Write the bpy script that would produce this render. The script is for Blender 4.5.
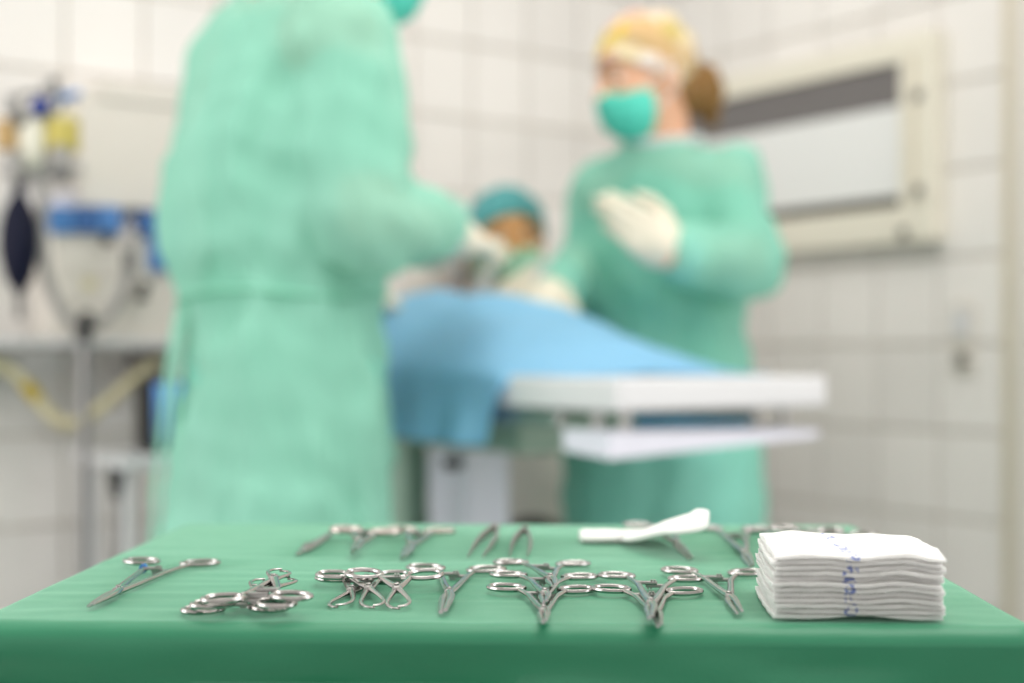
import bpy, bmesh, math, random
import numpy as np
from mathutils import Vector, Matrix, noise

random.seed(7)
for o in list(bpy.data.objects):
    bpy.data.objects.remove(o)
SC = bpy.context.scene
COL = SC.collection

# ------------------------------------------------------------------ camera, light, exposure
F = 1400.0          # focal length in pixels (frame 1024 x 683)
HOR = 357.0         # pixel row of the horizon
CH = 1.0            # camera height
TH = 0.8585         # instrument table height
cam_d = bpy.data.cameras.new('camera')
cam_d.sensor_width = 36
cam_d.lens = F / 1024 * 36
cam_d.shift_y = (HOR - 341.5) / 1024
cam_d.clip_start = 0.05
cam_d.dof.use_dof = True
cam_d.dof.focus_distance = 0.83
cam_d.dof.aperture_fstop = 2.8
cam = bpy.data.objects.new('camera', cam_d)
COL.objects.link(cam)
cam.location = (0, 0, CH)
cam.rotation_euler = (math.radians(90), 0, 0)
SC.camera = cam

w = bpy.data.worlds.new('world')
SC.world = w
w.use_nodes = True
w.node_tree.nodes['Background'].inputs[0].default_value = (1.0, 0.98, 0.96, 1)
w.node_tree.nodes['Background'].inputs[1].default_value = 0.92


def area(name, loc, size, power, target=None, color=(1, 0.97, 0.93), sy=None):
    d = bpy.data.lights.new(name, 'AREA')
    d.shape = 'RECTANGLE'
    d.size = size
    d.size_y = sy or size
    d.energy = power
    d.color = color
    o = bpy.data.objects.new(name, d)
    COL.objects.link(o)
    o.location = loc
    if target:
        o.rotation_euler = (Vector(target) - Vector(loc)).to_track_quat('-Z', 'Y').to_euler()
    return o


area('ceiling_panel_light', (0.25, 1.02, 2.80), 1.8, 23)
area('operating_light', (0.15, 2.65, 2.5), 0.6, 5, (-0.05, 2.7, 1.0))
area('tilted_fill_light', (0.55, 0.72, 2.45), 0.9, 10, (0.15, 2.4, 0.95))  # unseen light added to brighten the people while the cloth front stays dark
area('right_fill_light', (2.35, 0.95, 1.45), 1.6, 19, (-0.2, 2.3, 0.9), (0.98, 0.99, 1.0), 1.7)  # added fill from the right for gowns and table end, no window built
area('left_fill_light', (-2.45, 0.95, 1.45), 1.6, 27, (0.2, 2.3, 0.9), (1.0, 0.99, 0.97), 1.7)  # added fill for faces turned left, no window built on this side

SC.view_settings.view_transform = 'Standard'
SC.view_settings.look = 'None'
SC.view_settings.gamma = 1
SC.view_settings.use_curve_mapping = False
SC.view_settings.exposure = 0.06

# ------------------------------------------------------------------ materials


def srgb(r, g, b):
    def f(c):
        c /= 255
        return c / 12.92 if c <= 0.04045 else ((c + 0.055) / 1.055) ** 2.4
    return (f(r), f(g), f(b), 1)


def mat(name, col, rough=0.5, metal=0.0, var=0.0, vscale=30, bump=0.0, bscale=200, coat=0.0, sheen=0.0, stretch=None, spec=0.5):
    m = bpy.data.materials.new(name)
    m.use_nodes = True
    nt = m.node_tree
    b = nt.nodes['Principled BSDF']
    b.inputs['Roughness'].default_value = rough
    b.inputs['Metallic'].default_value = metal
    b.inputs['Coat Weight'].default_value = coat
    b.inputs['Sheen Weight'].default_value = sheen
    b.inputs['Specular IOR Level'].default_value = spec
    b.inputs['Base Color'].default_value = col
    tc = nt.nodes.new('ShaderNodeTexCoord')
    mp = nt.nodes.new('ShaderNodeMapping')
    nt.links.new(tc.outputs['Object'], mp.inputs[0])
    if stretch:
        mp.inputs['Scale'].default_value = stretch
    n = nt.nodes.new('ShaderNodeTexNoise')
    n.inputs['Scale'].default_value = vscale
    n.inputs['Detail'].default_value = 4
    nt.links.new(mp.outputs[0], n.inputs['Vector'])
    mx = nt.nodes.new('ShaderNodeMix')
    mx.data_type = 'RGBA'
    mx.inputs[6].default_value = tuple(c * (1 - var) for c in col[:3]) + (1,)
    mx.inputs[7].default_value = tuple(min(1, c * (1 + var)) for c in col[:3]) + (1,)
    nt.links.new(n.outputs['Fac'], mx.inputs[0])
    nt.links.new(mx.outputs[2], b.inputs['Base Color'])
    if bump:
        n2 = nt.nodes.new('ShaderNodeTexNoise')
        n2.inputs['Scale'].default_value = bscale
        nt.links.new(mp.outputs[0], n2.inputs['Vector'])
        bp = nt.nodes.new('ShaderNodeBump')
        bp.inputs['Strength'].default_value = bump
        bp.inputs['Distance'].default_value = 0.002
        nt.links.new(n2.outputs['Fac'], bp.inputs['Height'])
        nt.links.new(bp.outputs[0], b.inputs['Normal'])
    return m


def gown_mat(name, col, alpha, trans=0.35):
    """thin non-woven cloth: part diffuse, part translucent, part see-through"""
    m = mat(name, col, 0.75, var=0.06, vscale=9, bump=0.25, bscale=60, sheen=0.1, spec=0.2)
    nt = m.node_tree
    b = nt.nodes['Principled BSDF']
    out = nt.nodes['Material Output']
    tl = nt.nodes.new('ShaderNodeBsdfTranslucent')
    tl.inputs[0].default_value = col
    tp = nt.nodes.new('ShaderNodeBsdfTransparent')
    tp.inputs[0].default_value = tuple(min(1, c * 0.5 + 0.5) for c in col[:3]) + (1,)
    a = nt.nodes.new('ShaderNodeMixShader')
    a.inputs[0].default_value = trans
    c = nt.nodes.new('ShaderNodeMixShader')
    c.inputs[0].default_value = alpha
    nt.links.new(b.outputs[0], a.inputs[1])
    nt.links.new(tl.outputs[0], a.inputs[2])
    nt.links.new(tp.outputs[0], c.inputs[1])
    nt.links.new(a.outputs[0], c.inputs[2])
    nt.links.new(c.outputs[0], out.inputs[0])
    return m


def steel_mat(name, col=(0.62, 0.60, 0.59, 1), rough=0.28):
    return mat(name, col, rough, 1.0, var=0.08, vscale=300, bump=0.05, bscale=900)


M = {}
M['steel'] = steel_mat('instrument_steel', (0.50, 0.475, 0.465, 1), 0.2)
M['steel_satin'] = steel_mat('satin_steel', (0.44, 0.42, 0.41, 1), 0.36)
M['steel_dark'] = steel_mat('dark_steel', (0.20, 0.19, 0.19, 1), 0.35)
M['gold'] = steel_mat('gilt_steel', (0.52, 0.47, 0.43, 1), 0.3)
M['blue_band'] = mat('blue_tape', srgb(40, 120, 190), 0.4)
M['green_cloth'] = mat('green_drape_cotton', srgb(6, 124, 84), 0.5, var=0.08, vscale=14, bump=0.1, bscale=700, sheen=0.65, stretch=(1, 3, 1), spec=0.8)
_b = M['green_cloth'].node_tree.nodes['Principled BSDF']
_b.inputs['Sheen Tint'].default_value = (0.6, 1.0, 0.78, 1)
_b.inputs['Sheen Roughness'].default_value = 0.4
M['gauze'] = mat('gauze_white', srgb(240, 238, 234), 0.9, var=0.03, vscale=60, bump=0.5, bscale=900, spec=0.15)
M['gauze_shade'] = M['gauze']
M['tile'] = mat('glazed_tile', srgb(236, 232, 228), 0.16, var=0.02, vscale=4, coat=0.2)
M['grout'] = mat('tile_grout', srgb(212, 203, 189), 0.9, var=0.1, vscale=40)
M['floor'] = mat('vinyl_floor', srgb(170, 172, 168), 0.35, var=0.05, vscale=8)
M['ceiling'] = mat('ceiling_paint', srgb(240, 238, 234), 0.9)
M['cream'] = mat('cream_enamel', srgb(230, 225, 210), 0.35, var=0.02)
M['white_paint'] = mat('white_enamel', srgb(216, 216, 218), 0.35, var=0.02)
M['cool_white'] = mat('cool_white_enamel', srgb(222, 222, 234), 0.35, var=0.02)
M['trim'] = mat('beige_trim', srgb(214, 204, 184), 0.5, var=0.03)
M['door'] = mat('grey_door_paint', srgb(216, 210, 201), 0.45, var=0.02)
M['screen_dark'] = mat('viewer_dark_band', srgb(112, 108, 108), 0.3, var=0.04)
M['screen_white'] = mat('viewer_opal', srgb(232, 233, 232), 0.25, var=0.01)
M['slot'] = mat('dark_olive_slot', srgb(58, 54, 42), 0.5)
M['clip'] = mat('grey_clip', srgb(120, 116, 112), 0.4)
M['rubber'] = mat('black_rubber', srgb(16, 18, 42), 0.6, var=0.2, spec=0.2)
M['black'] = mat('black_plastic', srgb(20, 20, 22), 0.45)
M['blue_plastic'] = mat('blue_plastic', srgb(66, 122, 186), 0.4, var=0.05)
M['navy'] = mat('navy_plastic', srgb(24, 52, 140), 0.4)
M['teal_plastic'] = mat('dark_blue_plastic', srgb(36, 88, 150), 0.4)
M['yellow'] = mat('yellow_canister', srgb(196, 180, 92), 0.4, var=0.1)
M['amber'] = mat('amber_part', srgb(186, 152, 100), 0.4)
M['hose_grey'] = mat('grey_hose', srgb(160, 156, 154), 0.45)
M['hose_dark'] = mat('dark_grey_hose', srgb(100, 98, 98), 0.45)
M['hose_mid'] = mat('mid_grey_hose', srgb(126, 122, 122), 0.45)
M['hose_yellow'] = mat('yellow_hose', srgb(216, 206, 168), 0.45)
M['hose_band'] = mat('yellow_band', srgb(196, 170, 50), 0.45)
M['pole'] = mat('grey_pole', srgb(150, 146, 146), 0.35, 0.6)
M['glove'] = mat('latex_glove', srgb(226, 217, 198), 0.5, var=0.04, vscale=30)
M['mask_teal'] = mat('teal_mask', srgb(88, 208, 188), 0.8, var=0.04, sheen=0.1)
M['mask_mint'] = mat('mint_mask', srgb(160, 218, 190), 0.8, var=0.04)
M['strap'] = mat('white_strap', srgb(222, 226, 224), 0.8)
M['cap_teal'] = mat('teal_cap', srgb(78, 150, 152), 0.8, var=0.1, vscale=25, bump=0.3, bscale=60)
M['cap_surgeon'] = mat('blue_grey_cap', srgb(120, 140, 160), 0.8, var=0.1)
M['hair'] = mat('brown_hair', srgb(128, 92, 40), 0.5, var=0.45, vscale=60, bump=0.4, bscale=80, stretch=(1, 1, 0.2))
M['skin'] = mat('fair_skin', srgb(226, 172, 140), 0.5, var=0.05, vscale=12)
M['skin_tan'] = mat('tan_skin', srgb(202, 148, 92), 0.5, var=0.05, vscale=12)
M['skin_brown'] = mat('brown_skin', srgb(176, 112, 70), 0.5, var=0.05, vscale=12)
M['eye'] = mat('eye_white', srgb(236, 232, 226), 0.2)
M['iris'] = mat('dark_iris', srgb(60, 44, 30), 0.2)
M['brow'] = mat('eyebrow', srgb(96, 68, 40), 0.7)
M['scrubs'] = mat('mint_scrubs', srgb(120, 196, 176), 0.85, var=0.06)
M['scrubs_green'] = mat('green_scrubs', srgb(46, 172, 134), 0.85, var=0.06)
M['trousers_pale'] = mat('pale_trousers', srgb(204, 232, 236), 0.85, var=0.05)
M['scrubs_dark'] = mat('dark_trousers', srgb(34, 30, 32), 0.85)
M['coat'] = gown_mat('white_gown', srgb(232, 228, 220), 0.96, 0.2)
M['gown'] = gown_mat('mint_gown', srgb(170, 230, 210), 0.76, 0.25)
M['gown2'] = gown_mat('green_gown', srgb(166, 234, 216), 0.72, 0.3)
M['binding'] = mat('grey_binding', srgb(206, 210, 212), 0.8)
M['drape'] = gown_mat('blue_drape', srgb(164, 220, 248), 0.99, 0.40)
M['shoe'] = mat('white_clog', srgb(225, 225, 222), 0.5)
M['green_dark'] = mat('dark_green_plastic', srgb(60, 120, 100), 0.5)
M['grey_green'] = mat('grey_green_enamel', srgb(150, 178, 160), 0.4)


def patterned(name):
    m = mat(name, srgb(232, 208, 160), 0.85)
    nt = m.node_tree
    b = nt.nodes['Principled BSDF']
    tc = nt.nodes.new('ShaderNodeTexCoord')
    v = nt.nodes.new('ShaderNodeTexVoronoi')
    v.inputs['Scale'].default_value = 22
    sp = nt.nodes.new('ShaderNodeSeparateColor')
    r = nt.nodes.new('ShaderNodeValToRGB')
    r.color_ramp.interpolation = 'CONSTANT'
    e = r.color_ramp.elements
    cols = [(0, (224, 206, 170)), (0.28, (206, 172, 124)), (0.42, (230, 184, 170)), (0.60, (224, 192, 80)), (0.68, (236, 228, 224)), (0.82, (190, 172, 104)), (0.9, (232, 206, 186))]
    e[0].color = srgb(*cols[0][1])
    e[1].position = cols[1][0]
    e[1].color = srgb(*cols[1][1])
    for p, c in cols[2:]:
        x = e.new(p)
        x.color = srgb(*c)
    nt.links.new(tc.outputs['Object'], v.inputs['Vector'])
    nt.links.new(v.outputs['Color'], sp.inputs[0])
    nt.links.new(sp.outputs[0], r.inputs[0])
    nt.links.new(r.outputs[0], b.inputs['Base Color'])
    return m


M['cap_pattern'] = patterned('flowered_cap_cloth')


def screen_mat(name):
    m = mat(name, srgb(40, 90, 150), 0.25)
    nt = m.node_tree
    b = nt.nodes['Principled BSDF']
    tc = nt.nodes.new('ShaderNodeTexCoord')
    g = nt.nodes.new('ShaderNodeSeparateXYZ')
    r = nt.nodes.new('ShaderNodeValToRGB')
    r.color_ramp.elements[0].color = srgb(16, 60, 76)
    r.color_ramp.elements[1].color = srgb(90, 140, 205)
    nt.links.new(tc.outputs['Generated'], g.inputs[0])
    nt.links.new(g.outputs[2], r.inputs[0])
    nt.links.new(r.outputs[0], b.inputs['Base Color'])
    nt.links.new(r.outputs[0], b.inputs['Emission Color'])
    b.inputs['Emission Strength'].default_value = 0.5
    return m


M['screen'] = screen_mat('monitor_screen')


def gauze_marked(name):
    """white gauze with the blue printed detection thread running across one line of every pad"""
    m = mat(name, srgb(240, 238, 234), 0.9, var=0.03, vscale=60, bump=0.5, bscale=900, spec=0.15)
    nt = m.node_tree
    b = nt.nodes['Principled BSDF']
    src = b.inputs['Base Color'].links[0].from_socket
    tc = nt.nodes.new('ShaderNodeTexCoord')
    s = nt.nodes.new('ShaderNodeSeparateXYZ')
    nt.links.new(tc.outputs['Object'], s.inputs[0])

    def mth(op, a, bb=None):
        n = nt.nodes.new('ShaderNodeMath')
        n.operation = op
        for i, x in enumerate((a, bb)):
            if x is None:
                continue
            if isinstance(x, (int, float)):
                n.inputs[i].default_value = x
            else:
                nt.links.new(x, n.inputs[i])
        return n.outputs[0]
    geo = nt.nodes.new('ShaderNodeNewGeometry')
    nz = nt.nodes.new('ShaderNodeTexNoise')
    nz.inputs['Scale'].default_value = 330
    nz.inputs['Detail'].default_value = 2
    nt.links.new(geo.outputs['Position'], nz.inputs['Vector'])
    nb = nt.nodes.new('ShaderNodeTexNoise')
    nb.inputs['Scale'].default_value = 160
    nt.links.new(geo.outputs['Position'], nb.inputs['Vector'])
    wob = mth('MULTIPLY', mth('SUBTRACT', nb.outputs['Fac'], 0.5), 0.006)
    d = mth('ABSOLUTE', mth('ADD', mth('ADD', mth('ADD', s.outputs[0], mth('MULTIPLY', s.outputs[1], 0.028)), 0.00585), wob))
    band = mth('LESS_THAN', d, 0.0031)
    spots = mth('GREATER_THAN', nz.outputs['Fac'], 0.53)
    fac = mth('MULTIPLY', mth('MULTIPLY', band, spots), 0.85)
    mx = nt.nodes.new('ShaderNodeMix')
    mx.data_type = 'RGBA'
    nt.links.new(fac, mx.inputs[0])
    nt.links.new(src, mx.inputs[6])
    mx.inputs[7].default_value = srgb(74, 100, 180)
    nt.links.new(mx.outputs[2], b.inputs['Base Color'])
    return m


M['gauze_mark'] = gauze_marked('gauze_with_blue_thread')
for _k in ('gauze', 'gauze_mark'):
    _g = M[_k].node_tree.nodes['Principled BSDF']
    _g.inputs['Subsurface Weight'].default_value = 0.8
    _g.inputs['Subsurface Radius'].default_value = (1, 1, 1)
    _g.inputs['Subsurface Scale'].default_value = 0.012


def tile_mat():
    m = M['tile']
    nt = m.node_tree
    b = nt.nodes['Principled BSDF']
    src = b.inputs['Base Color'].links[0].from_socket
    oi = nt.nodes.new('ShaderNodeObjectInfo')
    hs = nt.nodes.new('ShaderNodeHueSaturation')
    mr = nt.nodes.new('ShaderNodeMapRange')
    mr.inputs[3].default_value = 0.95
    mr.inputs[4].default_value = 1.03
    nt.links.new(oi.outputs['Random'], mr.inputs[0])
    nt.links.new(mr.outputs[0], hs.inputs['Value'])
    nt.links.new(src, hs.inputs['Color'])
    nt.links.new(hs.outputs[0], b.inputs['Base Color'])


tile_mat()

# ------------------------------------------------------------------ geometry helpers


def at(px, py, Z):
    """world point seen at pixel px, py at distance Z"""
    return Vector(((px - 512) / F * Z, Z, CH - (py - HOR) / F * Z))


def T(px, py, z=0.0):
    """world point on the instrument table (z above its cloth) seen at a pixel"""
    Z = (CH - TH - z) * F / (py - HOR)
    return Vector(((px - 512) / F * Z, Z, TH + z))


class MB:
    def __init__(s):
        s.v = []
        s.f = []

    def add(s, vs, fs):
        n = len(s.v)
        s.v += [tuple(v) for v in vs]
        s.f += [tuple(i + n for i in f) for f in fs]
        return s

    def box(s, c, size, bev=0.0, rot=None, seg=2):
        bm = bmesh.new()
        bmesh.ops.create_cube(bm, size=1)
        for v in bm.verts:
            v.co = Vector((v.co.x * size[0], v.co.y * size[1], v.co.z * size[2]))
        if bev:
            bmesh.ops.bevel(bm, geom=bm.edges[:], offset=min(bev, min(size) * 0.49), segments=seg, affect='EDGES', profile=0.5)
        R = rot or Matrix.Identity(3)
        bm.verts.index_update()
        s.add([R @ v.co + Vector(c) for v in bm.verts], [[v.index for v in f.verts] for f in bm.faces])
        bm.free()
        return s

    def tube(s, pts, rad, n=10, flat=1.0, closed=False, cap=True, up=None):
        pts = [Vector(p) for p in pts]
        k = len(pts)
        if not hasattr(rad, '__len__'):
            rad = [rad] * k
        nrm = Vector(up) if up else None
        vs = []
        for i, p in enumerate(pts):
            if closed:
                t = pts[(i + 1) % k] - pts[i - 1]
            else:
                t = pts[min(i + 1, k - 1)] - pts[max(i - 1, 0)]
            t.normalize()
            if nrm is None:
                nrm = Vector((0, 0, 1)) if abs(t.z) < 0.9 else Vector((1, 0, 0))
            nn = (Vector(up) if up else nrm)
            nn = nn - t * nn.dot(t)
            if nn.length < 1e-5:
                nn = t.orthogonal()
            nn.normalize()
            if not up:
                nrm = nn
            b = t.cross(nn)
            for j in range(n):
                a = 2 * math.pi * j / n
                vs.append(p + b * (math.cos(a) * rad[i]) + nn * (math.sin(a) * rad[i] * flat))
        fs = []
        for i in range(k if closed else k - 1):
            i2 = (i + 1) % k
            for j in range(n):
                j2 = (j + 1) % n
                fs.append((i * n + j, i * n + j2, i2 * n + j2, i2 * n + j))
        if cap and not closed:
            fs.append(tuple(range(n))[::-1])
            fs.append(tuple((k - 1) * n + j for j in range(n)))
        return s.add(vs, fs)

    def lathe(s, prof, c=(0, 0, 0), n=24, R=None):
        R = R or Matrix.Identity(3)
        vs = []
        for r, z in prof:
            for j in range(n):
                a = 2 * math.pi * j / n
                vs.append(R @ Vector((r * math.cos(a), r * math.sin(a), z)) + Vector(c))
        fs = []
        for i in range(len(prof) - 1):
            for j in range(n):
                j2 = (j + 1) % n
                fs.append((i * n + j, i * n + j2, (i + 1) * n + j2, (i + 1) * n + j))
        fs.append(tuple(range(n))[::-1])
        fs.append(tuple((len(prof) - 1) * n + j for j in range(n)))
        return s.add(vs, fs)

    def ball(s, c, r, n=14):
        r = r if hasattr(r, '__len__') else (r, r, r)
        prof = []
        for i in range(n + 1):
            a = -math.pi / 2 + math.pi * i / n
            prof.append((max(1e-4, math.cos(a)), math.sin(a)))
        m = MB().lathe(prof, n=2 * n)
        return s.add([(v[0] * r[0] + c[0], v[1] * r[1] + c[1], v[2] * r[2] + c[2]) for v in m.v], m.f)

    def build(s, name, m, parent=None, smooth=True, loc=None):
        me = bpy.data.meshes.new(name)
        me.from_pydata(s.v, [], s.f)
        me.update()
        return link(name, me, m, parent, smooth, loc)


def link(name, me, m, parent=None, smooth=True, loc=None):
    me.materials.clear()
    me.materials.append(m)
    if smooth:
        me.polygons.foreach_set('use_smooth', [True] * len(me.polygons))
        try:
            me.set_sharp_from_angle(angle=math.radians(42))
        except Exception:
            pass
    o = bpy.data.objects.new(name, me)
    COL.objects.link(o)
    if parent:
        o.parent = parent
    if loc is not None:
        o.location = loc
    return o


def tag(o, label, cat, group=None, kind=None):
    if label:
        o['label'] = label
    if cat:
        o['category'] = cat
    if group:
        o['group'] = group
    if kind:
        o['kind'] = kind
    return o


def thing(name, label, cat, loc=(0, 0, 0), rz=0.0, group=None):
    o = bpy.data.objects.new(name, None)
    COL.objects.link(o)
    o.empty_display_size = 0.05
    o.location = loc
    o.rotation_euler = (0, 0, rz)
    return tag(o, label, cat, group)


def catmull(pts, n=8):
    pts = [Vector(p) for p in pts]
    P = [pts[0] * 2 - pts[1]] + pts + [pts[-1] * 2 - pts[-2]]
    out = []
    for i in range(1, len(P) - 2):
        for k in range(n):
            t = k / n
            a, b, c, d = P[i - 1], P[i], P[i + 1], P[i + 2]
            out.append(0.5 * ((2 * b) + (c - a) * t + (2 * a - 5 * b + 4 * c - d) * t * t + (3 * b - a - 3 * c + d) * t ** 3))
    out.append(pts[-1])
    return out


# ------------------------------------------------------------------ signed-distance modelling (people, cloth over bodies)


class SDF:
    def __init__(s, lo, hi, h):
        s.lo = np.array(lo, dtype=np.float32)
        s.h = h
        s.n = np.ceil((np.array(hi) - s.lo) / h).astype(int) + 1
        s.a = np.full(s.n, 9.0, dtype=np.float32)

    def apply(s, fn, lo, hi, k=0.0, op='u'):
        pad = k + 3 * s.h
        i0 = np.clip(np.floor((np.array(lo) - pad - s.lo) / s.h).astype(int), 0, s.n)
        i1 = np.clip(np.ceil((np.array(hi) + pad - s.lo) / s.h).astype(int) + 1, 0, s.n)
        if np.any(i1 <= i0):
            return
        ax = [s.lo[j] + s.h * np.arange(i0[j], i1[j], dtype=np.float32) for j in range(3)]
        X, Y, Z = np.meshgrid(*ax, indexing='ij')
        d = fn(X, Y, Z)
        sl = tuple(slice(i0[j], i1[j]) for j in range(3))
        a = s.a[sl]
        if op == 'u':
            if k > 0:
                hh = np.maximum(k - np.abs(a - d), 0) / k
                s.a[sl] = np.minimum(a, d) - hh * hh * k * 0.25
            else:
                s.a[sl] = np.minimum(a, d)
        elif op == 's':
            d = -d
            hh = np.maximum(k - np.abs(a - d), 0) / max(k, 1e-6)
            s.a[sl] = np.maximum(a, d) + hh * hh * k * 0.25
        elif op == 'd':
            s.a[sl] = a + d

    def cap(s, a, b, ra, rb, k=0.02, fr=None, op='u', sq=None):
        a = np.array(a, dtype=np.float32)
        b = np.array(b, dtype=np.float32)
        if fr is not None:
            R, t = fr
            a = R @ a + t
            b = R @ b + t
        ab = b - a
        L = float(ab @ ab) + 1e-9

        def fn(X, Y, Z):
            x, y, z = X - a[0], Y - a[1], Z - a[2]
            t = np.clip((x * ab[0] + y * ab[1] + z * ab[2]) / L, 0, 1)
            return np.sqrt((x - t * ab[0]) ** 2 + (y - t * ab[1]) ** 2 + (z - t * ab[2]) ** 2) - (ra + (rb - ra) * t)
        r = max(ra, rb)
        s.apply(fn, np.minimum(a, b) - r, np.maximum(a, b) + r, k, op)

    def ell(s, c, r, k=0.02, fr=None, op='u', clip=None):
        c = np.array(c, dtype=np.float32)
        R = np.eye(3, dtype=np.float32)
        off = np.zeros(3, dtype=np.float32)
        if fr is not None:
            R, off = fr
        wc = R @ c + off
        mr = max(r)

        def fn(X, Y, Z):
            x, y, z = X - wc[0], Y - wc[1], Z - wc[2]
            u = R[0, 0] * x + R[1, 0] * y + R[2, 0] * z
            v = R[0, 1] * x + R[1, 1] * y + R[2, 1] * z
            q = R[0, 2] * x + R[1, 2] * y + R[2, 2] * z
            k0 = np.sqrt((u / r[0]) ** 2 + (v / r[1]) ** 2 + (q / r[2]) ** 2)
            k1 = np.sqrt((u / r[0] ** 2) ** 2 + (v / r[1] ** 2) ** 2 + (q / r[2] ** 2) ** 2) + 1e-6
            d = k0 * (k0 - 1) / k1
            if clip is not None:      # keep the side where n.p >= o   (local, relative to the frame)
                for nx, ny, nz, o in clip:
                    d = np.maximum(d, o - (nx * (u + c[0]) + ny * (v + c[1]) + nz * (q + c[2])))
            return d
        s.apply(fn, wc - mr, wc + mr, k, op)

    def stack(s, secs, k=0.02, fold=None, inflate=0.0):
        """vertical stack of ellipses (z, cx, cy, rx, ry)"""
        S = np.array(sorted(secs), dtype=np.float32)
        z0, z1 = S[0, 0], S[-1, 0]
        zz = np.linspace(z0, z1, 160)
        ker = np.hanning(15)
        ker /= ker.sum()
        cs = []
        for j in range(1, 5):
            y = np.interp(zz, S[:, 0], S[:, j])
            y = np.convolve(np.pad(y, 7, mode='edge'), ker, mode='valid')
            cs.append(y)
        m = max(S[:, 3].max(), S[:, 4].max()) * 1.15 + inflate

        def fn(X, Y, Z):
            zc = np.clip(Z, z0, z1)
            cx, cy, rx, ry = [np.interp(zc, zz, y).astype(np.float32) for y in cs]
            rx = rx + inflate
            ry = ry + inflate
            x, y = X - cx, Y - cy
            k0 = np.sqrt((x / rx) ** 2 + (y / ry) ** 2)
            g = np.sqrt((x / rx ** 2) ** 2 + (y / ry ** 2) ** 2) + 1e-5
            if fold is not None:
                k0 = k0 / (1 + fold(np.arctan2(y, x), Z))
            d = k0 * (k0 - 1) / g
            d = np.maximum(d, -np.minimum(rx, ry) * 0.9)
            dz = np.maximum(z0 - Z, Z - z1)
            return np.where(dz > 0, np.sqrt(np.maximum(d, 0) ** 2 + dz ** 2) + np.minimum(d, 0) * 0.0, np.maximum(d, dz))
        lo = (S[:, 1].min() - m, S[:, 2].min() - m, z0)
        hi = (S[:, 1].max() + m, S[:, 2].max() + m, z1)
        s.apply(fn, lo, hi, k)

    def wrinkle(s, amp, lam, seed=0, n=7, aniso=(1, 1, 0.45), crease=False):
        rs = np.random.RandomState(seed)
        ks = rs.normal(size=(n, 3)) * np.array(aniso)
        ks = ks / np.linalg.norm(ks * 1.0, axis=1)[:, None] * (2 * math.pi / lam) * rs.uniform(0.6, 1.5, size=(n, 1))
        ph = rs.uniform(0, 6.28, n)
        ax = [s.lo[j] + s.h * np.arange(s.n[j], dtype=np.float32) for j in range(3)]
        near = np.argwhere(np.abs(s.a) < 0.05)
        P = s.lo + near * s.h
        d = np.zeros(len(P), dtype=np.float32)
        for k, p in zip(ks, ph):
            c = np.sin(P @ k + p + 0.9 * np.sin(P @ (ks[0] * 0.5) + p))
            d += (1.5 - 2 * np.sqrt(np.abs(c))) if crease else c
        s.a[near[:, 0], near[:, 1], near[:, 2]] += amp * d / math.sqrt(n)

    def mesh(s, name, smooth=2, cut=None):
        a = s.a
        neg = a < 0
        c = neg[:-1, :-1, :-1].astype(np.uint8)
        cnt = np.zeros_like(c)
        for dx in (0, 1):
            for dy in (0, 1):
                for dz in (0, 1):
                    cnt += neg[dx:neg.shape[0] - 1 + dx, dy:neg.shape[1] - 1 + dy, dz:neg.shape[2] - 1 + dz]
        act = (cnt > 0) & (cnt < 8)
        cells = np.argwhere(act)
        idx = np.full(act.shape, -1, dtype=np.int64)
        idx[act] = np.arange(len(cells))
        pos = np.zeros((len(cells), 3), dtype=np.float64)
        num = np.zeros(len(cells))
        corners = [(x, y, z) for x in (0, 1) for y in (0, 1) for z in (0, 1)]
        for p in corners:
            for ax in range(3):
                if p[ax] == 1:
                    continue
                q = list(p)
                q[ax] = 1
                v0 = a[cells[:, 0] + p[0], cells[:, 1] + p[1], cells[:, 2] + p[2]]
                v1 = a[cells[:, 0] + q[0], cells[:, 1] + q[1], cells[:, 2] + q[2]]
                m = (v0 < 0) != (v1 < 0)
                t = np.where(m, v0 / np.where(v0 == v1, 1, v0 - v1), 0)
                pt = np.tile(np.array(p, dtype=np.float64), (len(cells), 1))
                pt[:, ax] = t
                pos[m] += pt[m]
                num[m] += 1
        pos = pos / np.maximum(num, 1)[:, None]
        V = s.lo + (cells + pos) * s.h
        quads = []
        for ax in range(3):
            sl0 = [slice(1, -1)] * 3
            sl1 = [slice(1, -1)] * 3
            sl0[ax] = slice(0, -1)
            sl1[ax] = slice(1, None)
            e = neg[tuple(sl0)] != neg[tuple(sl1)]
            E = np.argwhere(e)
            if len(E) == 0:
                continue
            b = E.copy()
            for j in range(3):
                if j != ax:
                    b[:, j] += 1
            u, v = [(1, 2), (2, 0), (0, 1)][ax]
            q = []
            for du, dv in ((-1, -1), (0, -1), (0, 0), (-1, 0)):
                cc = b.copy()
                cc[:, u] += du
                cc[:, v] += dv
                q.append(idx[cc[:, 0], cc[:, 1], cc[:, 2]])
            q = np.stack(q, axis=1)
            inside = neg[b[:, 0], b[:, 1], b[:, 2]]
            q = np.where(inside[:, None], q, q[:, ::-1])
            quads.append(q)
        Q = np.concatenate(quads)
        Q = Q[(Q >= 0).all(axis=1)]
        for _ in range(smooth):
            acc = np.zeros_like(V)
            n = np.zeros(len(V))
            for i in range(4):
                i0, i1 = Q[:, i], Q[:, (i + 1) % 4]
                np.add.at(acc, i0, V[i1])
                np.add.at(acc, i1, V[i0])
                np.add.at(n, i0, 1)
                np.add.at(n, i1, 1)
            V = np.where(n[:, None] > 0, 0.5 * V + 0.5 * acc / np.maximum(n, 1)[:, None], V)
        if cut is not None:
            keep = cut(V[Q].mean(axis=1))
            Q = Q[keep]
            used = np.unique(Q)
            re = np.full(len(V), -1)
            re[used] = np.arange(len(used))
            V = V[used]
            Q = re[Q]
        Q = Q[:, ::-1]
        me = bpy.data.meshes.new(name)
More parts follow.
